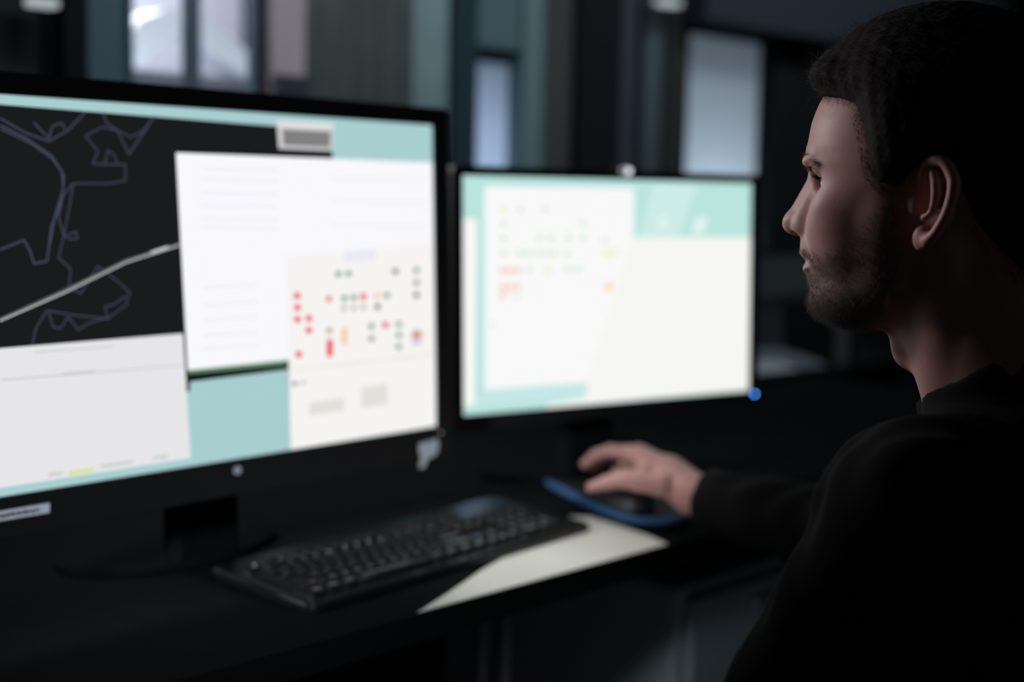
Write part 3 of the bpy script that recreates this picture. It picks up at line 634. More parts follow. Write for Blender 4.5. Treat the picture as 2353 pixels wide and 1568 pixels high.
class Field:
    """a signed distance field on a rectilinear grid, grown primitive by primitive"""

    def __init__(s, xs, ys, zs):
        s.a = [np.asarray(v, np.float32) for v in (xs, ys, zs)]
        s.F = np.full([len(v) for v in s.a], .06, np.float32)

    def block(s, lo, hi):
        sl = tuple(slice(max(0, np.searchsorted(a, l) - 1), min(len(a), np.searchsorted(a, h) + 1)) for a, l, h in zip(s.a, lo, hi))
        X, Y, Z = np.ix_(*[a[q] for a, q in zip(s.a, sl)])
        return sl, X, Y, Z

    def put(s, fn, lo, hi, k=.004, mode='add'):
        pad = k * 1.2 + .012
        sl, X, Y, Z = s.block([l - pad for l in lo], [h + pad for h in hi])
        if min(q.stop - q.start for q in sl) < 2: return
        d = fn(X, Y, Z).astype(np.float32); f = s.F[sl]
        if mode == 'add':
            h = np.clip(.5 + .5 * (f - d) / k, 0, 1); s.F[sl] = f * (1 - h) + d * h - k * h * (1 - h)
        elif mode == 'sub':
            d = -d; h = np.clip(.5 - .5 * (f - d) / k, 0, 1); s.F[sl] = f * (1 - h) + d * h + k * h * (1 - h)
        elif mode == 'disp':
            s.F[sl] = f + d

    def ell(s, c, r, k=.004, mode='add', rz=0.0, ry=0.0, rx=0.0):
        Rm = np.array((Matrix.Rotation(rz, 3, 'Z') @ Matrix.Rotation(ry, 3, 'Y') @ Matrix.Rotation(rx, 3, 'X')).transposed())
        r = np.array(r, float); c = np.array(c, float); m = r.max()

        def fn(X, Y, Z):
            x, y, z = X - c[0], Y - c[1], Z - c[2]
            if rz or ry or rx:
                x, y, z = (Rm[i, 0] * x + Rm[i, 1] * y + Rm[i, 2] * z for i in range(3))
            k0 = np.sqrt((x / r[0]) ** 2 + (y / r[1]) ** 2 + (z / r[2]) ** 2)
            k1 = np.sqrt((x / r[0] ** 2) ** 2 + (y / r[1] ** 2) ** 2 + (z / r[2] ** 2) ** 2)
            return k0 * (k0 - 1) / np.maximum(k1, 1e-6)
        s.put(fn, c - m, c + m, k, mode)

    def cap(s, a, b, ra, rb=None, k=.004, mode='add', sq=None):
        rb = ra if rb is None else rb
        a = np.array(a, float); b = np.array(b, float); ab = b - a; L2 = max(ab @ ab, 1e-9); m = max(ra, rb)

        def fn(X, Y, Z):
            x, y, z = X - a[0], Y - a[1], Z - a[2]
            t = np.clip((x * ab[0] + y * ab[1] + z * ab[2]) / L2, 0, 1)
            return np.sqrt((x - t * ab[0]) ** 2 + (y - t * ab[1]) ** 2 + (z - t * ab[2]) ** 2) - (ra + (rb - ra) * t)
        s.put(fn, np.minimum(a, b) - m, np.maximum(a, b) + m, k, mode)

    def chain(s, pts, rs, k=.003, mode='add', fine=0):
        if fine:                                    # Catmull-Rom through the given points
            P = np.array(pts, float); R = np.array(rs, float); P = np.vstack([2 * P[0] - P[1], P, 2 * P[-1] - P[-2]]); o, r_ = [], []
            for i in range(1, len(P) - 2):
                for t in np.arange(0, 1, 1 / fine):
                    o.append(.5 * (2 * P[i] + (P[i + 1] - P[i - 1]) * t + (2 * P[i - 1] - 5 * P[i] + 4 * P[i + 1] - P[i + 2]) * t * t + (3 * P[i] - P[i - 1] - 3 * P[i + 1] + P[i + 2]) * t ** 3))
                    r_.append(R[i - 1] + (R[i] - R[i - 1]) * t)
            pts = o + [P[-2]]; rs = r_ + [R[-1]]; k = min(k, .0015)
        for i in range(len(pts) - 1): s.cap(pts[i], pts[i + 1], rs[i], rs[i + 1], k, mode)

    def mesh(s, name):
        F = s.F; S = F < 0
        nx, ny, nz = F.shape
        cnt = np.zeros((nx - 1, ny - 1, nz - 1), np.int8)
        cs = [(i, j, k) for i in (0, 1) for j in (0, 1) for k in (0, 1)]
        for i, j, k in cs: cnt += S[i:nx - 1 + i, j:ny - 1 + j, k:nz - 1 + k]
        act = np.argwhere((cnt > 0) & (cnt < 8)); del cnt
        I, J, K_ = act.T
        vals = {c: F[I + c[0], J + c[1], K_ + c[2]] for c in cs}
        acc = np.zeros((len(act), 3)); n = np.zeros(len(act))
        for c in cs:
            for ax in range(3):
                if c[ax]: continue
                e = list(c); e[ax] = 1; e = tuple(e)
                a, b = vals[c], vals[e]; m = (a < 0) != (b < 0)
                t = np.where(m, a / np.where(a == b, 1, a - b), 0)
                p = np.array(c, float)[None].repeat(len(act), 0); p[:, ax] = t
                acc[m] += p[m]; n[m] += 1
        acc /= n[:, None]
        V = np.stack([s.a[q][act[:, q]] + acc[:, q] * (s.a[q][np.minimum(act[:, q] + 1, F.shape[q] - 1)] - s.a[q][act[:, q]]) for q in range(3)], 1)
        idx = np.full((nx - 1, ny - 1, nz - 1), -1, np.int32); idx[I, J, K_] = np.arange(len(act))
        quads = []
        for ax in range(3):
            o1, o2 = [(1, 2), (2, 0), (0, 1)][ax]
            lo = [slice(None)] * 3; hi = [slice(None)] * 3; lo[ax] = slice(0, -1); hi[ax] = slice(1, None)
            A = S[tuple(lo)]; B = S[tuple(hi)]; E = np.argwhere(A != B)
            E = E[(E[:, o1] > 0) & (E[:, o2] > 0) & (E[:, o1] < F.shape[o1] - 1) & (E[:, o2] < F.shape[o2] - 1)]
            ins = A[tuple(E.T)]
            d1 = np.zeros(3, int); d1[o1] = 1; d2 = np.zeros(3, int); d2[o2] = 1
            q = np.stack([idx[tuple((E - d1 - d2).T)], idx[tuple((E - d2).T)], idx[tuple(E.T)], idx[tuple((E - d1).T)]], 1)
            q[~ins] = q[~ins][:, ::-1]
            quads.append(q)
        Q = np.concatenate(quads); Q = Q[(Q >= 0).all(1)]
        me = bpy.data.meshes.new(name)
        me.vertices.add(len(V)); me.vertices.foreach_set('co', V.astype(np.float32).ravel())
        me.loops.add(len(Q) * 4); me.loops.foreach_set('vertex_index', Q.astype(np.int32).ravel())
        me.polygons.add(len(Q)); me.polygons.foreach_set('loop_start', np.arange(0, len(Q) * 4, 4, dtype=np.int32))
        me.update(calc_edges=True); me.validate()
        return me


def axis(segs):
    """segs: (start, stop, step) joined into one increasing axis"""
    segs = list(segs); out = [np.arange(a, b - st * .4, st) for a, b, st in segs]
    return np.concatenate(out + [[segs[-1][1]]])


# joints of the mouse hand and arm, in the person's own frame (x forward, y to his left)
def J(x, y, z): return wb((x, y, z))


def atray(px, py, d):
    r = _F + _Rt * ((px - 1176.5) / 3050.0) - _Up * ((py - 784) / 3050.0)
    return wb(Vector((0, 0, 1.2)) + r * d)


HJ = {}
k_ = 1.033
for nm, px, py, d in (('wrist', 1590, 1135, 1.660), ('i_mcp', 1460, 1046, 1.735), ('i_pip', 1402, 1036, 1.762), ('i_dip', 1368, 1045, 1.775), ('i_tip', 1343, 1066, 1.782),
                      ('t_cmc', 1525, 1116, 1.665), ('t_mcp', 1446, 1102, 1.682), ('t_ip', 1396, 1109, 1.702), ('t_tip', 1358, 1120, 1.718)):
    HJ[nm] = atray(px, py, d * k_)
_rt = HJ['i_mcp'] * 0; _rt[:] = (.10, -.98, -.12)      # from index towards little finger
for i, (nm, dm, dl) in enumerate((('m', .021, (.004, 0, .001)), ('r', .041, (0, 0, -.003)), ('p', .060, (-.010, 0, -.010)))):
    for q, ex in (('_mcp', 0), ('_pip', .003), ('_dip', .004), ('_tip', .004)):
        HJ[nm + q] = HJ['i' + q] + _rt * dm + np.array(dl) + np.array((ex, 0, 0)) * (1 if nm != 'p' else -3) + np.array((0, 0, -.004 * (q != '_mcp')))
HJ['m_mid'] = (HJ['m_mcp'] + HJ['r_mcp']) / 2
HJ['mouse'] = (HJ['i_pip'] + HJ['t_ip'] + HJ['r_pip'] + HJ['p_dip']) / 4 + np.array((.004, -.022, 0))
HJ['mouse_a'] = .0

SH_R = np.array((-.030, -.185, HZ - .235)); SH_L = np.array((-.062, .185, HZ - .232))
EL_R = SH_R + (HJ['wrist'] - SH_R) * .53 + np.array((-.03, -.075, -.085))
EL_L = np.array((.060, .245, HZ - .50)); WR_L = np.array((.285, .150, HZ - .585))

fine = .0014
hx = (-.112, .124)
hw0 = HJ['wrist']
bx = axis([(-.27, -.115, .006), (-.115, .128, fine), (.128, hw0[0] - .04, .006), (hw0[0] - .04, hw0[0] + .20, .0019), (hw0[0] + .20, hw0[0] + .215, .005)])
ylo = min(v[1] for v in HJ.values() if np.ndim(v)) - .02
by = axis([(-.33, ylo - .06, .006), (ylo - .06, -.24, .0019), (-.24, -.095, .006), (-.095, .095, fine), (.095, .33, .006)])
bz = axis([(HZ - .68, .745, .007), (.745, .885, .0019), (.885, HZ - .175, .005), (HZ - .175, HZ + .132, fine)])
B = Field(bx, by, bz)


def H(x, y, z): return np.array((x, y, z + HZ), float)


def loft(tab, k, mode='add', off=0.0, F=None):
    """tab rows: z, front x, back x, half width, exponent, x of the greatest width"""
    T = np.array(tab)

    def fn(X, Y, Z):
        z = Z - HZ
        g = lambda c: np.interp(z.ravel(), T[:, 0], T[:, c]).reshape(z.shape)
        xf, xb, w_, e, xc = g(1) + off, g(2) - off, g(3) + off, g(4), g(5)
        dx = X - xc; a = np.where(dx > 0, xf - xc, xc - xb)
        r = (np.abs(dx / a) ** e + np.abs(Y / w_) ** e) ** (1 / e)
        d = (r - 1) * np.minimum(a, w_) * .9
        dz = np.maximum(T[0, 0] - off - z, z - T[-1, 0] - off)
        return np.where(dz > 0, np.sqrt(np.maximum(d, 0) ** 2 + dz ** 2), np.maximum(d, dz))
    (F or B).put(fn, H(-.12, -.09, T[0, 0]), H(.13, .09, T[-1, 0]), k, mode)


FACE = [(-.1165, .060, .010, .024, 1.9, .035), (-.112, .073, .000, .034, 1.85, .028), (-.10, .082, -.012, .0465, 1.9, .014), (-.085, .0860, -.020, .0550, 1.9, .006), (-.07, .0892, -.028, .0608, 1.92, .000),
        (-.055, .0925, -.036, .0645, 1.95, -.002), (-.04, .0938, -.048, .0668, 1.98, -.002), (-.03, .0905, -.056, .0680, 1.95, .0), (-.018, .0850, -.062, .0692, 2.05, .002), (-.003, .0840, -.07, .0705, 2.1, .004),
        (.012, .0870, -.08, .0712, 2.15, .004), (.025, .0905, -.085, .0708, 2.1, .0), (.045, .0870, -.085, .0685, 2.05, .0), (.065, .0780, -.08, .0620, 2.0, .0)]


def head_base(F, off=0.0):
    e = F.ell
    e(H(-.006, 0, .028), (.0980 + off, .0760 + off, .090 + off), .01)
    e(H(-.025, 0, .012), (.078 + off, .0725 + off, .085 + off), .02)
    loft(FACE, .014, off=off, F=F)


head_base(B)
for s in (1, -1):
    B.ell(H(.046, .0440 * s, -.022), (.026, .0150, .016), .020)
    B.ell(H(.0565, .0335 * s, -.036), (.021, .0185, .019), .020)                      # cheek bone
    B.ell(H(.048, .0330 * s, -.050), (.0280, .0200, .024), .018)                      # cheek
    B.ell(H(.024, .0450 * s, -.052), (.032, .0150, .030), .018)                     # side of the face
    B.cap(H(.010, .0460 * s, -.074), H(.058, .021 * s, -.102), .0130, .0125, .016)    # jaw
    B.cap(H(.008, .0505 * s, -.030), H(.012, .0475 * s, -.072), .013, .0125, .022)     # ramus
    B.ell(H(.0765, .022 * s, .0130), (.0120, .020, .0065), .012, rz=-.50 * s)        # brow ridge
B.ell(H(.0815, 0, .017), (.0150, .020, .013), .012)                                 # glabella
B.ell(H(.0715, 0, -.099), (.0188, .023, .0165), .012)                               # chin
B.ell(H(.0770, 0, -.0545), (.0222, .027, .0165), .010)                               # muzzle
B.ell(H(.0735, 0, -.0780), (.0200, .024, .012), .008)
B.ell(H(.030, 0, -.092), (.048, .040, .022), .016)                                  # floor of the mouth
# neck
B.cap(H(-.020, 0, -.050), H(-.088, 0, -.205), .0560, .0640, .022)
B.cap(H(-.048, 0, -.020), H(-.115, 0, -.190), .0500, .0600, .025)
B.ell(H(.0085, 0, -.1345), (.0120, .012, .015), .016)                               # larynx
for s in (1, -1): B.cap(H(-.030, .054 * s, -.055), H(-.034, .022 * s, -.200), .012, .012, .016)
# eye sockets
for s in (1, -1):
    B.ell(H(.0835, .0350 * s, -.0020), (.0190, .0200, .0100), .007, 'sub', rz=-.35 * s)
# nose
B.cap(H(.0885, 0, .0045), H(.1060, 0, -.0320), .0064, .0085, .008)
B.cap(H(.0815, .0062, .001), H(.0950, .0085, -.0340), .0064, .0098, .011)
B.cap(H(.0815, -.0062, .001), H(.0950, -.0085, -.0340), .0064, .0098, .011)
B.ell(H(.1072, 0, -.0368), (.0112, .0105, .0096), .006)
for s in (1, -1):
    B.ell(H(.0950, .0130 * s, -.0395), (.0105, .0064, .0078), .004, rz=-.25 * s)
    B.ell(H(.1005, .0105 * s, -.0458), (.0064, .0050, .0042), .0016, 'sub', rz=-.35 * s)
# lips
B.ell(H(.0900, 0, -.0600), (.0098, .0220, .0056), .003)
B.ell(H(.0880, 0, -.0732), (.0090, .0195, .0062), .003)
B.cap(H(.1010, 0, -.0668), H(.0960, .012, -.0668), .0013, .0012, .0016, 'sub'); B.cap(H(.1010, 0, -.0668), H(.0960, -.012, -.0668), .0013, .0012, .0016, 'sub')
for s in (1, -1): B.cap(H(.0960, .012 * s, -.0668), H(.0850, .0245 * s, -.0672), .0012, .0010, .0016, 'sub')
# eyelids
for s in (1, -1): B.ell(H(.0690, .0330 * s, .0072), (.0095, .0145, .0062), .006, rz=-.35 * s)
EYE = [(.0630, .0315, -.0025), (.0630, -.0315, -.0025)]
for x, y, z in EYE:
    s = 1 if y > 0 else -1
    B.ell(H(x, y, z), (.0136, .0146, .0136), .0045)
    B.ell(H(x + .0110, y + .0030 * s, z - .0005), (.0115, .0145, .0040), .0012, 'sub', rz=-.20 * s)
    B.cap(H(x + .0125, y - .008 * s, z + .0078), H(x + .0040, y + .0140 * s, z + .0055), .0012, .0010, .0025, 'sub')
    B.ell(H(x + .0065, y + .001 * s, z - .0115), (.0075, .012, .0036), .005)          # lower lid bag
# ears
for s in (1, -1):
    e = lambda x, y, z: H(x, y * s, z)
    B.ell(e(-.0285, .0745, -.0120), (.0155, .0040, .0285), .004, rz=-.42 * s, ry=.16)
    hel = [(-.0190, .0745, -.010), (-.0180, .0770, .001), (-.0215, .0800, .0105), (-.0290, .0835, .0134), (-.0375, .0865, .0092), (-.0432, .0890, .0002), (-.0440, .0900, -.0070),
           (-.0420, .0890, -.0170), (-.0378, .0865, -.0275), (-.0320, .0835, -.0375), (-.0250, .0800, -.0460)]
    B.chain([e(*p) for p in hel], [.0024, .0030, .0036, .0040, .0042, .0042, .0040, .0037, .0034, .0034, .0034], .0025, fine=5)
    B.ell(e(-.0185, .0760, -.0440), (.0064, .0034, .0090), .007, rz=-.3 * s)
    B.ell(e(-.0335, .0865, -.0005), (.0040, .0032, .0115), .0015, 'sub', rz=-.4 * s, ry=.2)
    B.chain([e(-.0270, .0830, .0050), e(-.0300, .0850, -.004), e(-.0303, .0850, -.014), e(-.0275, .0835, -.0235), e(-.0215, .0810, -.0285)], [.0028, .0034, .0034, .0030, .0026], .004, fine=5)
    B.ell(e(-.0215, .0820, -.0130), (.0060, .0060, .0125), .002, 'sub', ry=.2)
    B.ell(e(-.0130, .0725, -.0190), (.0050, .0040, .0080), .004)
# torso
t_ = lambda x, y, z: np.array((x, y, z))
B.ell(t_(-.135, 0, HZ - .40), (.105, .150, .21), .03)
B.ell(t_(-.120, 0, HZ - .30), (.100, .160, .10), .03)
B.cap(t_(-.085, 0, HZ - .228), SH_R, .054, .050, .03); B.cap(t_(-.105, 0, HZ - .228), SH_L, .054, .050, .03)
B.ell(t_(-.150, 0, HZ - .60), (.100, .150, .12), .03)
# arms
B.chain([SH_R, EL_R, HJ['wrist']], [.050, .039, .0255], .012)
B.chain([SH_L, EL_L, WR_L], [.050, .040, .027], .012)
# left hand resting below the desk
lf = (WR_L - EL_L) / np.linalg.norm(WR_L - EL_L); lr = np.array((lf[1], -lf[0], 0)); lr /= np.linalg.norm(lr)
pc_ = WR_L + lf * .05
B.ell(pc_, (.05, .040, .016), .01, rz=math.atan2(lf[1], lf[0]))
for i, (o_, l_) in enumerate(((.028, .066), (.009, .075), (-.010, .070), (-.028, .055))):
    q0 = pc_ + lf * .035 + lr * o_; q1 = q0 + lf * l_ * .5 + np.array((0, 0, -.006)); q2 = q1 + lf * l_ * .45 + np.array((0, 0, -.020))
    B.chain([q0, q1, q2], [.0095, .0088, .0075], .003)
B.chain([pc_ - lf * .02 + lr * .03, pc_ + lf * .01 + lr * .05, pc_ + lf * .035 + lr * .060], [.014, .011, .009], .004)

# right hand on the mouse
h = HJ
B.chain([h['wrist'], h['wrist'] * .55 + h['m_mid'] * .45], [.0262, .0270], .01)
for nm, r0 in (('i', .0150), ('m', .0150), ('r', .0145), ('p', .0140)):
    B.cap(h['wrist'] * .80 + h[nm + '_mcp'] * .20, h[nm + '_mcp'], .0190, r0 * .88, .012)
B.ell((h['wrist'] + h['m_mcp'] + h['p_mcp']) / 3 + np.array((0, 0, -.010)), (.034, .030, .018), .012)
for nm, r in (('i', (.0112, .0085, .0074, .0062)), ('m', (.0115, .0088, .0077, .0065)), ('r', (.0110, .0085, .0074, .0062)), ('p', (.0102, .0077, .0067, .0057))):
    B.chain([h[nm + q] for q in ('_mcp', '_pip', '_dip', '_tip')], r, .0025)
B.chain([h['t_cmc'], h['t_mcp'], h['t_ip'], h['t_tip']], [.0160, .0118, .0090, .0066], .006)
B.cap(h['t_mcp'] * .7 + h['t_cmc'] * .3, h['i_mcp'] * .75 + h['wrist'] * .25, .010, .011, .012)     # web of the thumb

person = empty('person', PO, PA)
tag(person, 'bearded person in a black sweater facing the monitors, right hand on the mouse', 'person')
skin = bpy.data.materials.new('skin'); skin.use_nodes = True
nt = skin.node_tree; b_ = nt.nodes['Principled BSDF']
b_.inputs['Roughness'].default_value = .52; b_.inputs['Specular IOR Level'].default_value = .32
b_.inputs['Subsurface Weight'].default_value = .05; b_.inputs['Subsurface Radius'].default_value = (.008, .0035, .002); b_.inputs['Subsurface Scale'].default_value = 1.0
tc = nt.nodes.new('ShaderNodeTexCoord'); at_ = nt.nodes.new('ShaderNodeAttribute'); at_.attribute_name = 'stubble'
n1 = nt.nodes.new('ShaderNodeTexNoise'); n1.inputs['Scale'].default_value = 55; n1.inputs['Detail'].default_value = 6
n2 = nt.nodes.new('ShaderNodeTexNoise'); n2.inputs['Scale'].default_value = 900; n2.inputs['Detail'].default_value = 3
nt.links.new(tc.outputs['Object'], n1.inputs['Vector']); nt.links.new(tc.outputs['Object'], n2.inputs['Vector'])
m1 = nt.nodes.new('ShaderNodeMix'); m1.data_type = 'RGBA'; m1.inputs[6].default_value = (.46, .225, .200, 1); m1.inputs[7].default_value = (.64, .355, .315, 1)
nt.links.new(n1.outputs['Fac'], m1.inputs[0])
m2 = nt.nodes.new('ShaderNodeMix'); m2.data_type = 'RGBA'; m2.inputs[7].default_value = (.10, .072, .060, 1)
nt.links.new(m1.outputs[2], m2.inputs[6]); nt.links.new(at_.outputs['Fac'], m2.inputs[0]); nt.links.new(m2.outputs[2], b_.inputs['Base Color'])
bp = nt.nodes.new('ShaderNodeBump'); bp.inputs['Strength'].default_value = .16; bp.inputs['Distance'].default_value = .0005
nt.links.new(n2.outputs['Fac'], bp.inputs['Height']); nt.links.new(bp.outputs['Normal'], b_.inputs['Normal'])

bme = B.mesh('body'); del B.F
body = link('body', bme, skin, person, True)
nv = len(bme.vertices)
co = np.empty(nv * 3, np.float32); bme.vertices.foreach_get('co', co); co = co.reshape(-1, 3)
no = np.empty(nv * 3, np.float32); bme.vertices.foreach_get('normal', no); no = no.reshape(-1, 3)
hc = co - np.array((0, 0, HZ), np.float32)


def polydist(px, pz, poly):
    """signed distance in the side view: positive inside"""
    P = np.array(poly, float); d = np.full(px.shape, 9.0); ins = np.zeros(px.shape, bool)
    for i in range(len(P)):
        a, b = P[i], P[(i + 1) % len(P)]; ab = b - a
        t = np.clip(((px - a[0]) * ab[0] + (pz - a[1]) * ab[1]) / (ab @ ab), 0, 1)
        d = np.minimum(d, np.hypot(px - a[0] - t * ab[0], pz - a[1] - t * ab[1]))
        c = ((a[1] > pz) != (b[1] > pz)) & (px < (b[0] - a[0]) * (pz - a[1]) / (b[1] - a[1] + 1e-12) + a[0]); ins ^= c
    return np.where(ins, d, -d)


HAIR = [(.094, .0660), (.075, .0640), (.055, .0607), (.0400, .0560), (.0315, .0400), (.0270, .0270), (.0230, .0050), (.0150, -.004), (-.001, -.006), (-.012, .006), (-.022, .016),
        (-.036, .012), (-.0446, -.0087), (-.0553, -.0336), (-.0718, -.0550), (-.0918, -.0728), (-.14, -.100), (-.16, .2), (.15, .2), (.15, .070)]
BEARD = [(.0150, .004), (.0230, -.0220), (.0400, -.0400), (.0520, -.0520), (.0640, -.0560), (.0760, -.0545), (.0850, -.0500), (.096, -.0490), (.13, -.049), (.13, -.135), (.040, -.128), (.010, -.100), (-.008, -.075), (-.008, -.030), (-.002, .004)]
dh = polydist(hc[:, 0], hc[:, 2], HAIR); db = polydist(hc[:, 0], hc[:, 2], BEARD)
ear = (np.abs(hc[:, 1]) > .0735) & (hc[:, 0] < -.012) & (hc[:, 0] > -.05) & (hc[:, 2] > -.055) & (hc[:, 2] < .02)
lips = (hc[:, 0] > .08) & ((hc[:, 1] / .0235) ** 2 + ((hc[:, 2] + .0668) / .0105) ** 2 < 1)
inhead = hc[:, 2] > -.14
stub = np.clip(db / .014, 0, 1) * .60 * np.where((hc[:, 2] > -.0580) & (hc[:, 0] > .07), .45, 1.0)
stub = np.maximum(stub, np.clip(dh / .006 + .3, 0, 1) * .9)
stub[ear | lips | ~inhead] = 0
at2 = bme.attributes.new('stubble', 'FLOAT', 'POINT'); at2.data.foreach_set('value', stub.astype(np.float32))

# eyes
for (x, y, z), nm in zip(EYE, ('eye', 'eye')):
    bm = bmesh.new(); bmesh.ops.create_uvsphere(bm, u_segments=32, v_segments=24, radius=.0120)
    for v in bm.verts:                              # poles along the gaze, cornea slightly proud
        q = Vector((v.co.z, v.co.y, -v.co.x)); 
        if q.x > .0100: q *= 1 + .05 * (q.x - .0100) / .0020
        v.co = q
    for f in bm.faces:
        c_ = f.calc_center_median(); f.material_index = 2 if c_.x > .01145 else (1 if c_.x > .0103 else 0)
    me = bpy.data.meshes.new('eye'); bm.to_mesh(me); bm.free()
    o = link('eye', me, [mat('eye_white', (.72, .68, .64), .08, spec=.8), mat('iris', (.10, .13, .12), .08, spec=.8), mat('pupil', (.004, .004, .004), .05, spec=.8)], person, True)
    o.location = (x, y, z + HZ); o.rotation_euler = (0, 0, .02)

# hair mass
hf = Field(np.arange(-.14, .135, .0022), np.arange(-.105, .106, .0022), np.arange(HZ - .115, HZ + .165, .0022))
hf.F[:] = .2
X, Y, Z = np.ix_(*hf.a)
T = Field(*hf.a); head_base(T); T.cap(H(-.048, 0, -.020), H(-.115, 0, -.190), .0500, .0600, .025); T.cap(H(-.020, 0, -.050), H(-.088, 0, -.205), .0560, .0640, .022)
pd = polydist(X[:, :, 0].repeat(len(hf.a[2]), 1), (Z[0] - HZ).repeat(len(hf.a[0]), 0), HAIR)[:, None, :]
zz = Z - HZ
th = np.interp(zz.ravel(), [-.10, 0, .04, .08, .12], [.004, .006, .008, .017, .020]).reshape(zz.shape)
th = th + .007 * np.exp(-((X - .078) ** 2 + (zz - .082) ** 2) / .018 ** 2)
nz_ = .0004 * np.sin(X * 420 + Y * 160) * np.sin(Y * 380 + zz * 90) + .0003 * np.sin(X * 900 - Y * 500 + zz * 700)
f_ = T.F - th * (1 - np.exp(-np.maximum(pd, 0) / .010)) + np.maximum(-pd, 0) - nz_ * (pd > .004)
hf.F[:] = np.maximum(f_, -pd * .5 + .0004)
del T
hair_m = mat('dark_hair', (.012, .010, .009), .75, spec=.12, noise=.3, nscale=300)
hme = hf.mesh('hair'); hair = link('hair', hme, hair_m, person, True)
hn = len(hme.vertices); hco = np.empty(hn * 3, np.float32); hme.vertices.foreach_get('co', hco); hco = hco.reshape(-1, 3)
hno = np.empty(hn * 3, np.float32); hme.vertices.foreach_get('normal', hno); hno = hno.reshape(-1, 3)
hco = hco - np.array((0, 0, HZ), np.float32)


def strands(name, P, D, r0, m, parent, npt=4, grav=0.0, label=None):
    """P roots (n,3); D end offsets (n,3) bent slightly"""
    n = len(P)
    c = bpy.data.hair_curves.new(name); c.add_curves([npt] * n)
    t = np.linspace(0, 1, npt)[None, :, None]
    pts = P[:, None, :] + D[:, None, :] * t
    L = np.linalg.norm(D, axis=1)[:, None, None]
    pts[:, :, 2:3] -= grav * L * t ** 2
    c.attributes['position'].data.foreach_set('vector', pts.astype(np.float32).ravel())
    ra = c.attributes.get('radius') or c.attributes.new('radius', 'FLOAT', 'POINT')
    rr = (r0 * np.linspace(1, .35, npt))[None].repeat(n, 0)
    ra.data.foreach_set('value', rr.astype(np.float32).ravel())
    c.materials.append(m)
    o = bpy.data.objects.new(name, c); C.objects.link(o); o.parent = parent
    return o


rg = np.random.default_rng(7)
up = np.array((0, 0, HZ), np.float32)


def tangent(N, d):
    d = np.broadcast_to(np.array(d, float), N.shape); return d - (d * N).sum(1, keepdims=True) * N


# loose strands over the hair mass
vis = np.where((hco[:, 1] > -.04) | (hco[:, 0] > .05))[0]
sel = rg.choice(vis, 15000); N = hno[sel]; P = hco[sel]
top = np.clip((P[:, 2:3] - .03) / .06, 0, 1)
fr = np.clip((P[:, 0:1] - .05) / .04, 0, 1) * top
flow = tangent(N, (.35, 0, -.9)) * (1 - top) + tangent(N, (-.3, .45, .1)) * top * (1 - fr) + (tangent(N, (.5, .2, .4))) * fr
flow += tangent(N, (0, 0, 0)) + rg.normal(0, .13, flow.shape); Dn = flow / np.linalg.norm(flow, axis=1, keepdims=True) + N * (.08 + .15 * fr)
Ln = (.006 + .012 * top + .004 * fr) * rg.uniform(.5, 1.15, (len(P), 1))
strand_m = mat('hair_strand', (.018, .014, .010), .55, spec=.25)
tuft = np.where((hco[:, 0] > .055) & (hco[:, 2] > .055))[0]
sel2 = rg.choice(tuft, 6000); N2 = hno[sel2]; P2 = hco[sel2]
f2 = tangent(N2, (.55, -.25, .45)) + rg.normal(0, .10, N2.shape); f2 = f2 / np.linalg.norm(f2, axis=1, keepdims=True)
D2 = (f2 + N2 * .12) * (.009 * rg.uniform(.4, 1.2, (len(P2), 1)))
hs = strands('hair_strands', np.concatenate([P - N * .001, P2 - N2 * .001]) + up, np.concatenate([Dn * Ln, D2]), .00007, strand_m, hair, 4, .15)
hs['kind'] = 'stuff'
# fine hair along the hairline and the nape
edge = np.where((dh > np.where(hc[:, 0] > .045, -.0025, -.007)) & (dh < .006) & inhead & ~ear & (hc[:, 1] > -.03))[0]
sel = rg.choice(edge, 2600); N = no[sel]; P = hc[sel]
nape = (P[:, 0:1] < -.03)
flow = np.where(nape, tangent(N, (-.35, 0, -.8)), tangent(N, (-.45, 0, -.75))) + rg.normal(0, .25, N.shape)
o = strands('fine_hair', P + up, (flow + N * .25) * (.005 * rg.uniform(.4, 1.2, (len(P), 1))), .00005, hair_m, hair, 4, 0)
o['kind'] = 'stuff'
# beard
bsel = np.where((db > -.002) & inhead & ~ear & ~lips & (hc[:, 1] > -.035))[0]
wgt = np.clip(db[bsel] / .010, .05, 1); wgt *= np.where(hc[bsel, 2] < -.085, 1.6, 1.0) * np.where(hc[bsel, 2] > -.0570, .35, 1.0); wgt /= wgt.sum()
sel = rg.choice(bsel, 15000, p=wgt); N = no[sel]; P = hc[sel] + rg.normal(0, .0005, (15000, 3))
chin = np.clip((-P[:, 2:3] - .085) / .02, 0, 1)
flow = tangent(N, (.25, 0, -.95)) + rg.normal(0, .3, N.shape)
beard_m = mat('beard_hair', (.060, .040, .028), .45, spec=.5)
o = strands('beard', P + up, (flow * .8 + N * .55) * ((.0026 + .0022 * chin) * rg.uniform(.5, 1.3, (len(P), 1))), .00006, beard_m, person, 4, .1)
o['kind'] = 'stuff'
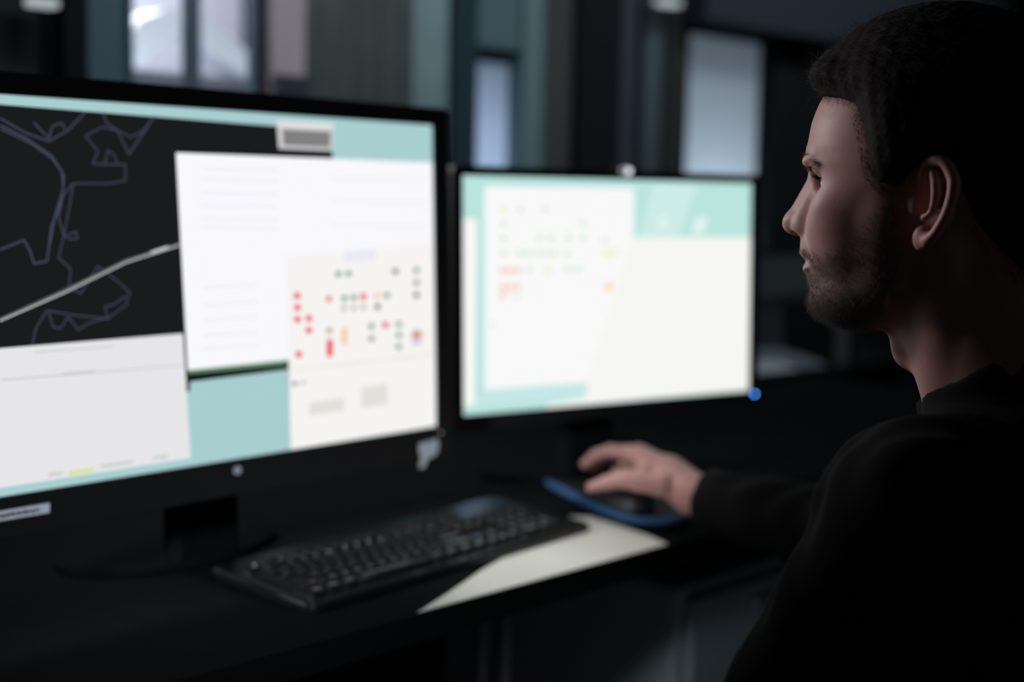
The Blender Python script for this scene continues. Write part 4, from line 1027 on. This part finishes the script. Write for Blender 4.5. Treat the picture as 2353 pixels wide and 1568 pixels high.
# brows and lashes
for s in (1, -1):
    n = 750; t = rg.uniform(0, 1, n)
    bxz = np.stack([np.interp(t, [0, .5, 1], [.0950, .0865, .0700]), s * np.interp(t, [0, .5, 1], [.011, .030, .048]), np.interp(t, [0, .45, 1], [.0110, .0150, .0105]) + rg.normal(0, .0018, n) * (1.15 - .6 * t)], 1)
    # drop the roots onto the skin
    cand = np.where((np.abs(hc[:, 1] - .03 * s) < .03) & (hc[:, 2] > 0) & (hc[:, 2] < .022) & (hc[:, 0] > .05))[0]
    near = np.array([cand[np.argmin(((hc[cand] - q) ** 2).sum(1))] for q in bxz])
    P = hc[near]; N = no[near]
    flow = tangent(N, (-.6, .75 * s, .12)) + rg.normal(0, .2, N.shape)
    strands('eyebrow', P + up, (flow + N * .35) * (.0062 * rg.uniform(.5, 1.1, (n, 1))), .000075, beard_m, person, 4, .1)
    n = 70; t = np.linspace(-1, 1, n)
    x, y, z = EYE[0 if s > 0 else 1]
    P = np.stack([x + .0134 * np.cos(t * .72), y + .0125 * np.sin(t * .8), z + .0030 - .0022 * t * t], 1)
    D = np.stack([.0068 * np.cos(t * .8), .0035 * t * s * s + 0 * t, .0012 + 0 * t], 1) + rg.normal(0, .0006, (n, 3))
    strands('eyelashes', P + up, D, .00008, hair_m, person, 4, -.25)

# sweater
S_ = Field(axis([(-.32, .70, .0048)]), axis([(-.58, .36, .0048)]), axis([(HZ - .70, HZ - .09, .0048)]))
S_.ell(t_(-.135, 0, HZ - .40), (.122, .170, .23), .03)
S_.ell(t_(-.120, 0, HZ - .30), (.116, .178, .115), .03)
S_.cap(t_(-.085, 0, HZ - .225), SH_R, .066, .062, .03); S_.cap(t_(-.105, 0, HZ - .225), SH_L, .066, .062, .03)
S_.ell(t_(-.150, 0, HZ - .60), (.125, .175, .13), .04)
cuff = HJ['wrist'] + (EL_R - HJ['wrist']) / np.linalg.norm(EL_R - HJ['wrist']) * .022
S_.chain([SH_R, EL_R, cuff], [.064, .056, .037], .02)
S_.chain([SH_L, EL_L, WR_L], [.066, .058, .036], .02)
S_.cap(t_(-.060, .030, HZ - .238), SH_L + np.array((.012, -.03, .002)), .056, .058, .03)
# collar: a neck tube a few millimetres off the skin, cut slanting up towards the nape


def tube(X, Y, Z):
    d = None
    for a, b, ra, rb in ((H(-.020, 0, -.050), H(-.088, 0, -.205), .0560, .0640), (H(-.048, 0, -.020), H(-.115, 0, -.190), .0500, .0600)):
        ab = b - a; x, y, z = X - a[0], Y - a[1], Z - a[2]
        t = np.clip((x * ab[0] + y * ab[1] + z * ab[2]) / (ab @ ab), 0, 1.6)
        q = np.sqrt((x - t * ab[0]) ** 2 + (y - t * ab[1]) ** 2 + (z - t * ab[2]) ** 2) - (ra + (rb - ra) * t)
        d = q if d is None else np.minimum(d, q)
    top = (Z - HZ + .1745 + .66 * (X + .0065) + 0 * Y) * .835
    h_ = np.clip(.5 - .5 * (d - .0038 - top) / .005, 0, 1)
    return (d - .0038) * (1 - h_) + top * h_ + .005 * h_ * (1 - h_)


S_.put(tube, H(-.22, -.09, -.30), H(.04, .09, -.04), .022)
rgs = np.random.default_rng(3)
fold = [(SH_L + (EL_L - SH_L) * t, a) for t, a in ((.15, .4), (.35, 2.2), (.55, 1.0), (.75, 2.8))]


def wrinkle(X, Y, Z):
    return .0022 * np.sin(60 * (X * .7 + Z * .9) + 9 * np.sin(Y * 20)) * np.sin(38 * (Z - X * .4) + 2) + .0016 * np.sin(110 * (Z * .8 - X * .5) + 6 * np.sin(Y * 31))


S_.put(wrinkle, (-.32, -.58, .4), (.70, .36, 1.2), .001, 'disp')
d_ = (cuff - EL_R) / np.linalg.norm(cuff - EL_R)
S_.put(lambda X, Y, Z: -((X - cuff[0]) * d_[0] + (Y - cuff[1]) * d_[1] + (Z - cuff[2]) * d_[2]) - .004, cuff - .07, cuff + .07, .004, 'sub')
sw = link('sweater', S_.mesh('sweater'), M['cloth'], person, True)
# trousers and shoes (under the desk)
Tf = Field(axis([(-.36, .62, .008)]), axis([(-.24, .24, .008)]), axis([(.05, .66, .008)]))
Tf.ell(t_(-.150, 0, .56), (.125, .170, .115), .03)
for s in (1, -1):
    Tf.chain([t_(-.13, .09 * s, .545), t_(.30, .115 * s, .555), t_(.36, .12 * s, .10)], [.092, .068, .052], .03)
link('trousers', Tf.mesh('trousers'), M['trouser'], person, True)
for s in (1, -1):
    q = Field(axis([(.26, .60, .006)]), axis([(-.2, .2, .006)]), axis([(-.01, .15, .006)]))
    q.ell(t_(.345, .12 * s, .055), (.055, .038, .055), .02); q.ell(t_(.45, .125 * s, .040), (.105, .045, .040), .03)
    q.put(lambda X, Y, Z: Z - .002 + 0 * X + 0 * Y, (.2, -.3, -.02), (.7, .3, .002), .001, 'sub')
    link('shoe', q.mesh('shoe'), M['shoe'], person, True)

# mouse under the hand
mc = HJ['mouse']
mw = Matrix.Rotation(PA, 3, 'Z') @ Vector(mc) + PO
mouse = empty('mouse', (mw.x, mw.y, DZ + .0056), PA + HJ['mouse_a']); tag(mouse, 'black computer mouse on the blue pad, held under the right hand', 'mouse')
bm = bmesh.new(); bmesh.ops.create_uvsphere(bm, u_segments=32, v_segments=20, radius=1)
for v in bm.verts:
    x, y, z = v.co; v.co = (x * .054, y * .030 * (1 - .08 * x), max(z, -.02) * .036 * (1 - .25 * x) if z > 0 else z * .002 + .001)
bm_obj('shell', bm, M['black_plastic'], mouse, True)
for s in (1, -1):
    bm = bmesh.new(); n_ = 10; g = {}
    for i in range(n_ + 1):
        for j in range(7):
            x = .010 + .044 * i / n_; y = s * (.0015 + .024 * j / 6 * (1 - .35 * (i / n_) ** 2)); xx = x / .058; yy = y / (.031 * (1 - .08 * xx)); z = math.sqrt(max(0, 1 - xx * xx - yy * yy)) * .036 * (1 - .25 * xx) + .0008
            g[i, j] = bm.verts.new((x, y, z))
    for i in range(n_):
        for j in range(6): bm.faces.new((g[i, j], g[i + 1, j], g[i + 1, j + 1], g[i, j + 1]))
    bm_obj('button', bm, M['black_plastic'], mouse, True)
bm = bmesh.new(); cyl(bm, (.030, -.003, .0245), (.030, .003, .0245), .008); bm_obj('scroll_wheel', bm, M['black_matte'], mouse, True)

# chair
ch = empty('office_chair', (PO.x, PO.y, 0), PA); tag(ch, 'black office chair the person is sitting on', 'chair')
bm = bmesh.new(); prism(bm, rrect(-.30, .16, -.235, .235, .07), .385, .455); bm_obj('seat', bm, M['cloth'], ch, bevel=.012)
bm = bmesh.new(); prism(bm, rrect(-.21, .21, .50, 1.02, .07), -.335, -.295, lambda p: (p[2] - (p[1] - .5) * .12, p[0], p[1])); bm_obj('backrest', bm, M['cloth'], ch, bevel=.01)
bm = bmesh.new(); box(bm, -.34, -.12, -.03, .03, .36, .384); box(bm, -.355, -.336, -.03, .03, .36, .60); bm_obj('support_bar', bm, M['black_plastic'], ch)
bm = bmesh.new(); cyl(bm, (-.09, 0, .09), (-.09, 0, .36), .028); bm_obj('column', bm, M['steel'], ch, True)
for i in range(5):
    a = 2 * pi * i / 5 + .3; e_ = Vector((-.09 + .30 * cos(a), .30 * sin(a), .075))
    bm = bmesh.new(); cyl(bm, (-.09, 0, .09), e_, .026, .016); bm_obj('leg', bm, M['black_plastic'], ch, True)
    bm = bmesh.new(); cyl(bm, e_ + Vector((-sin(a) * .02, cos(a) * .02, -.045)), e_ + Vector((sin(a) * .02, -cos(a) * .02, -.045)), .030); bm_obj('caster', bm, M['black_plastic'], ch, True)
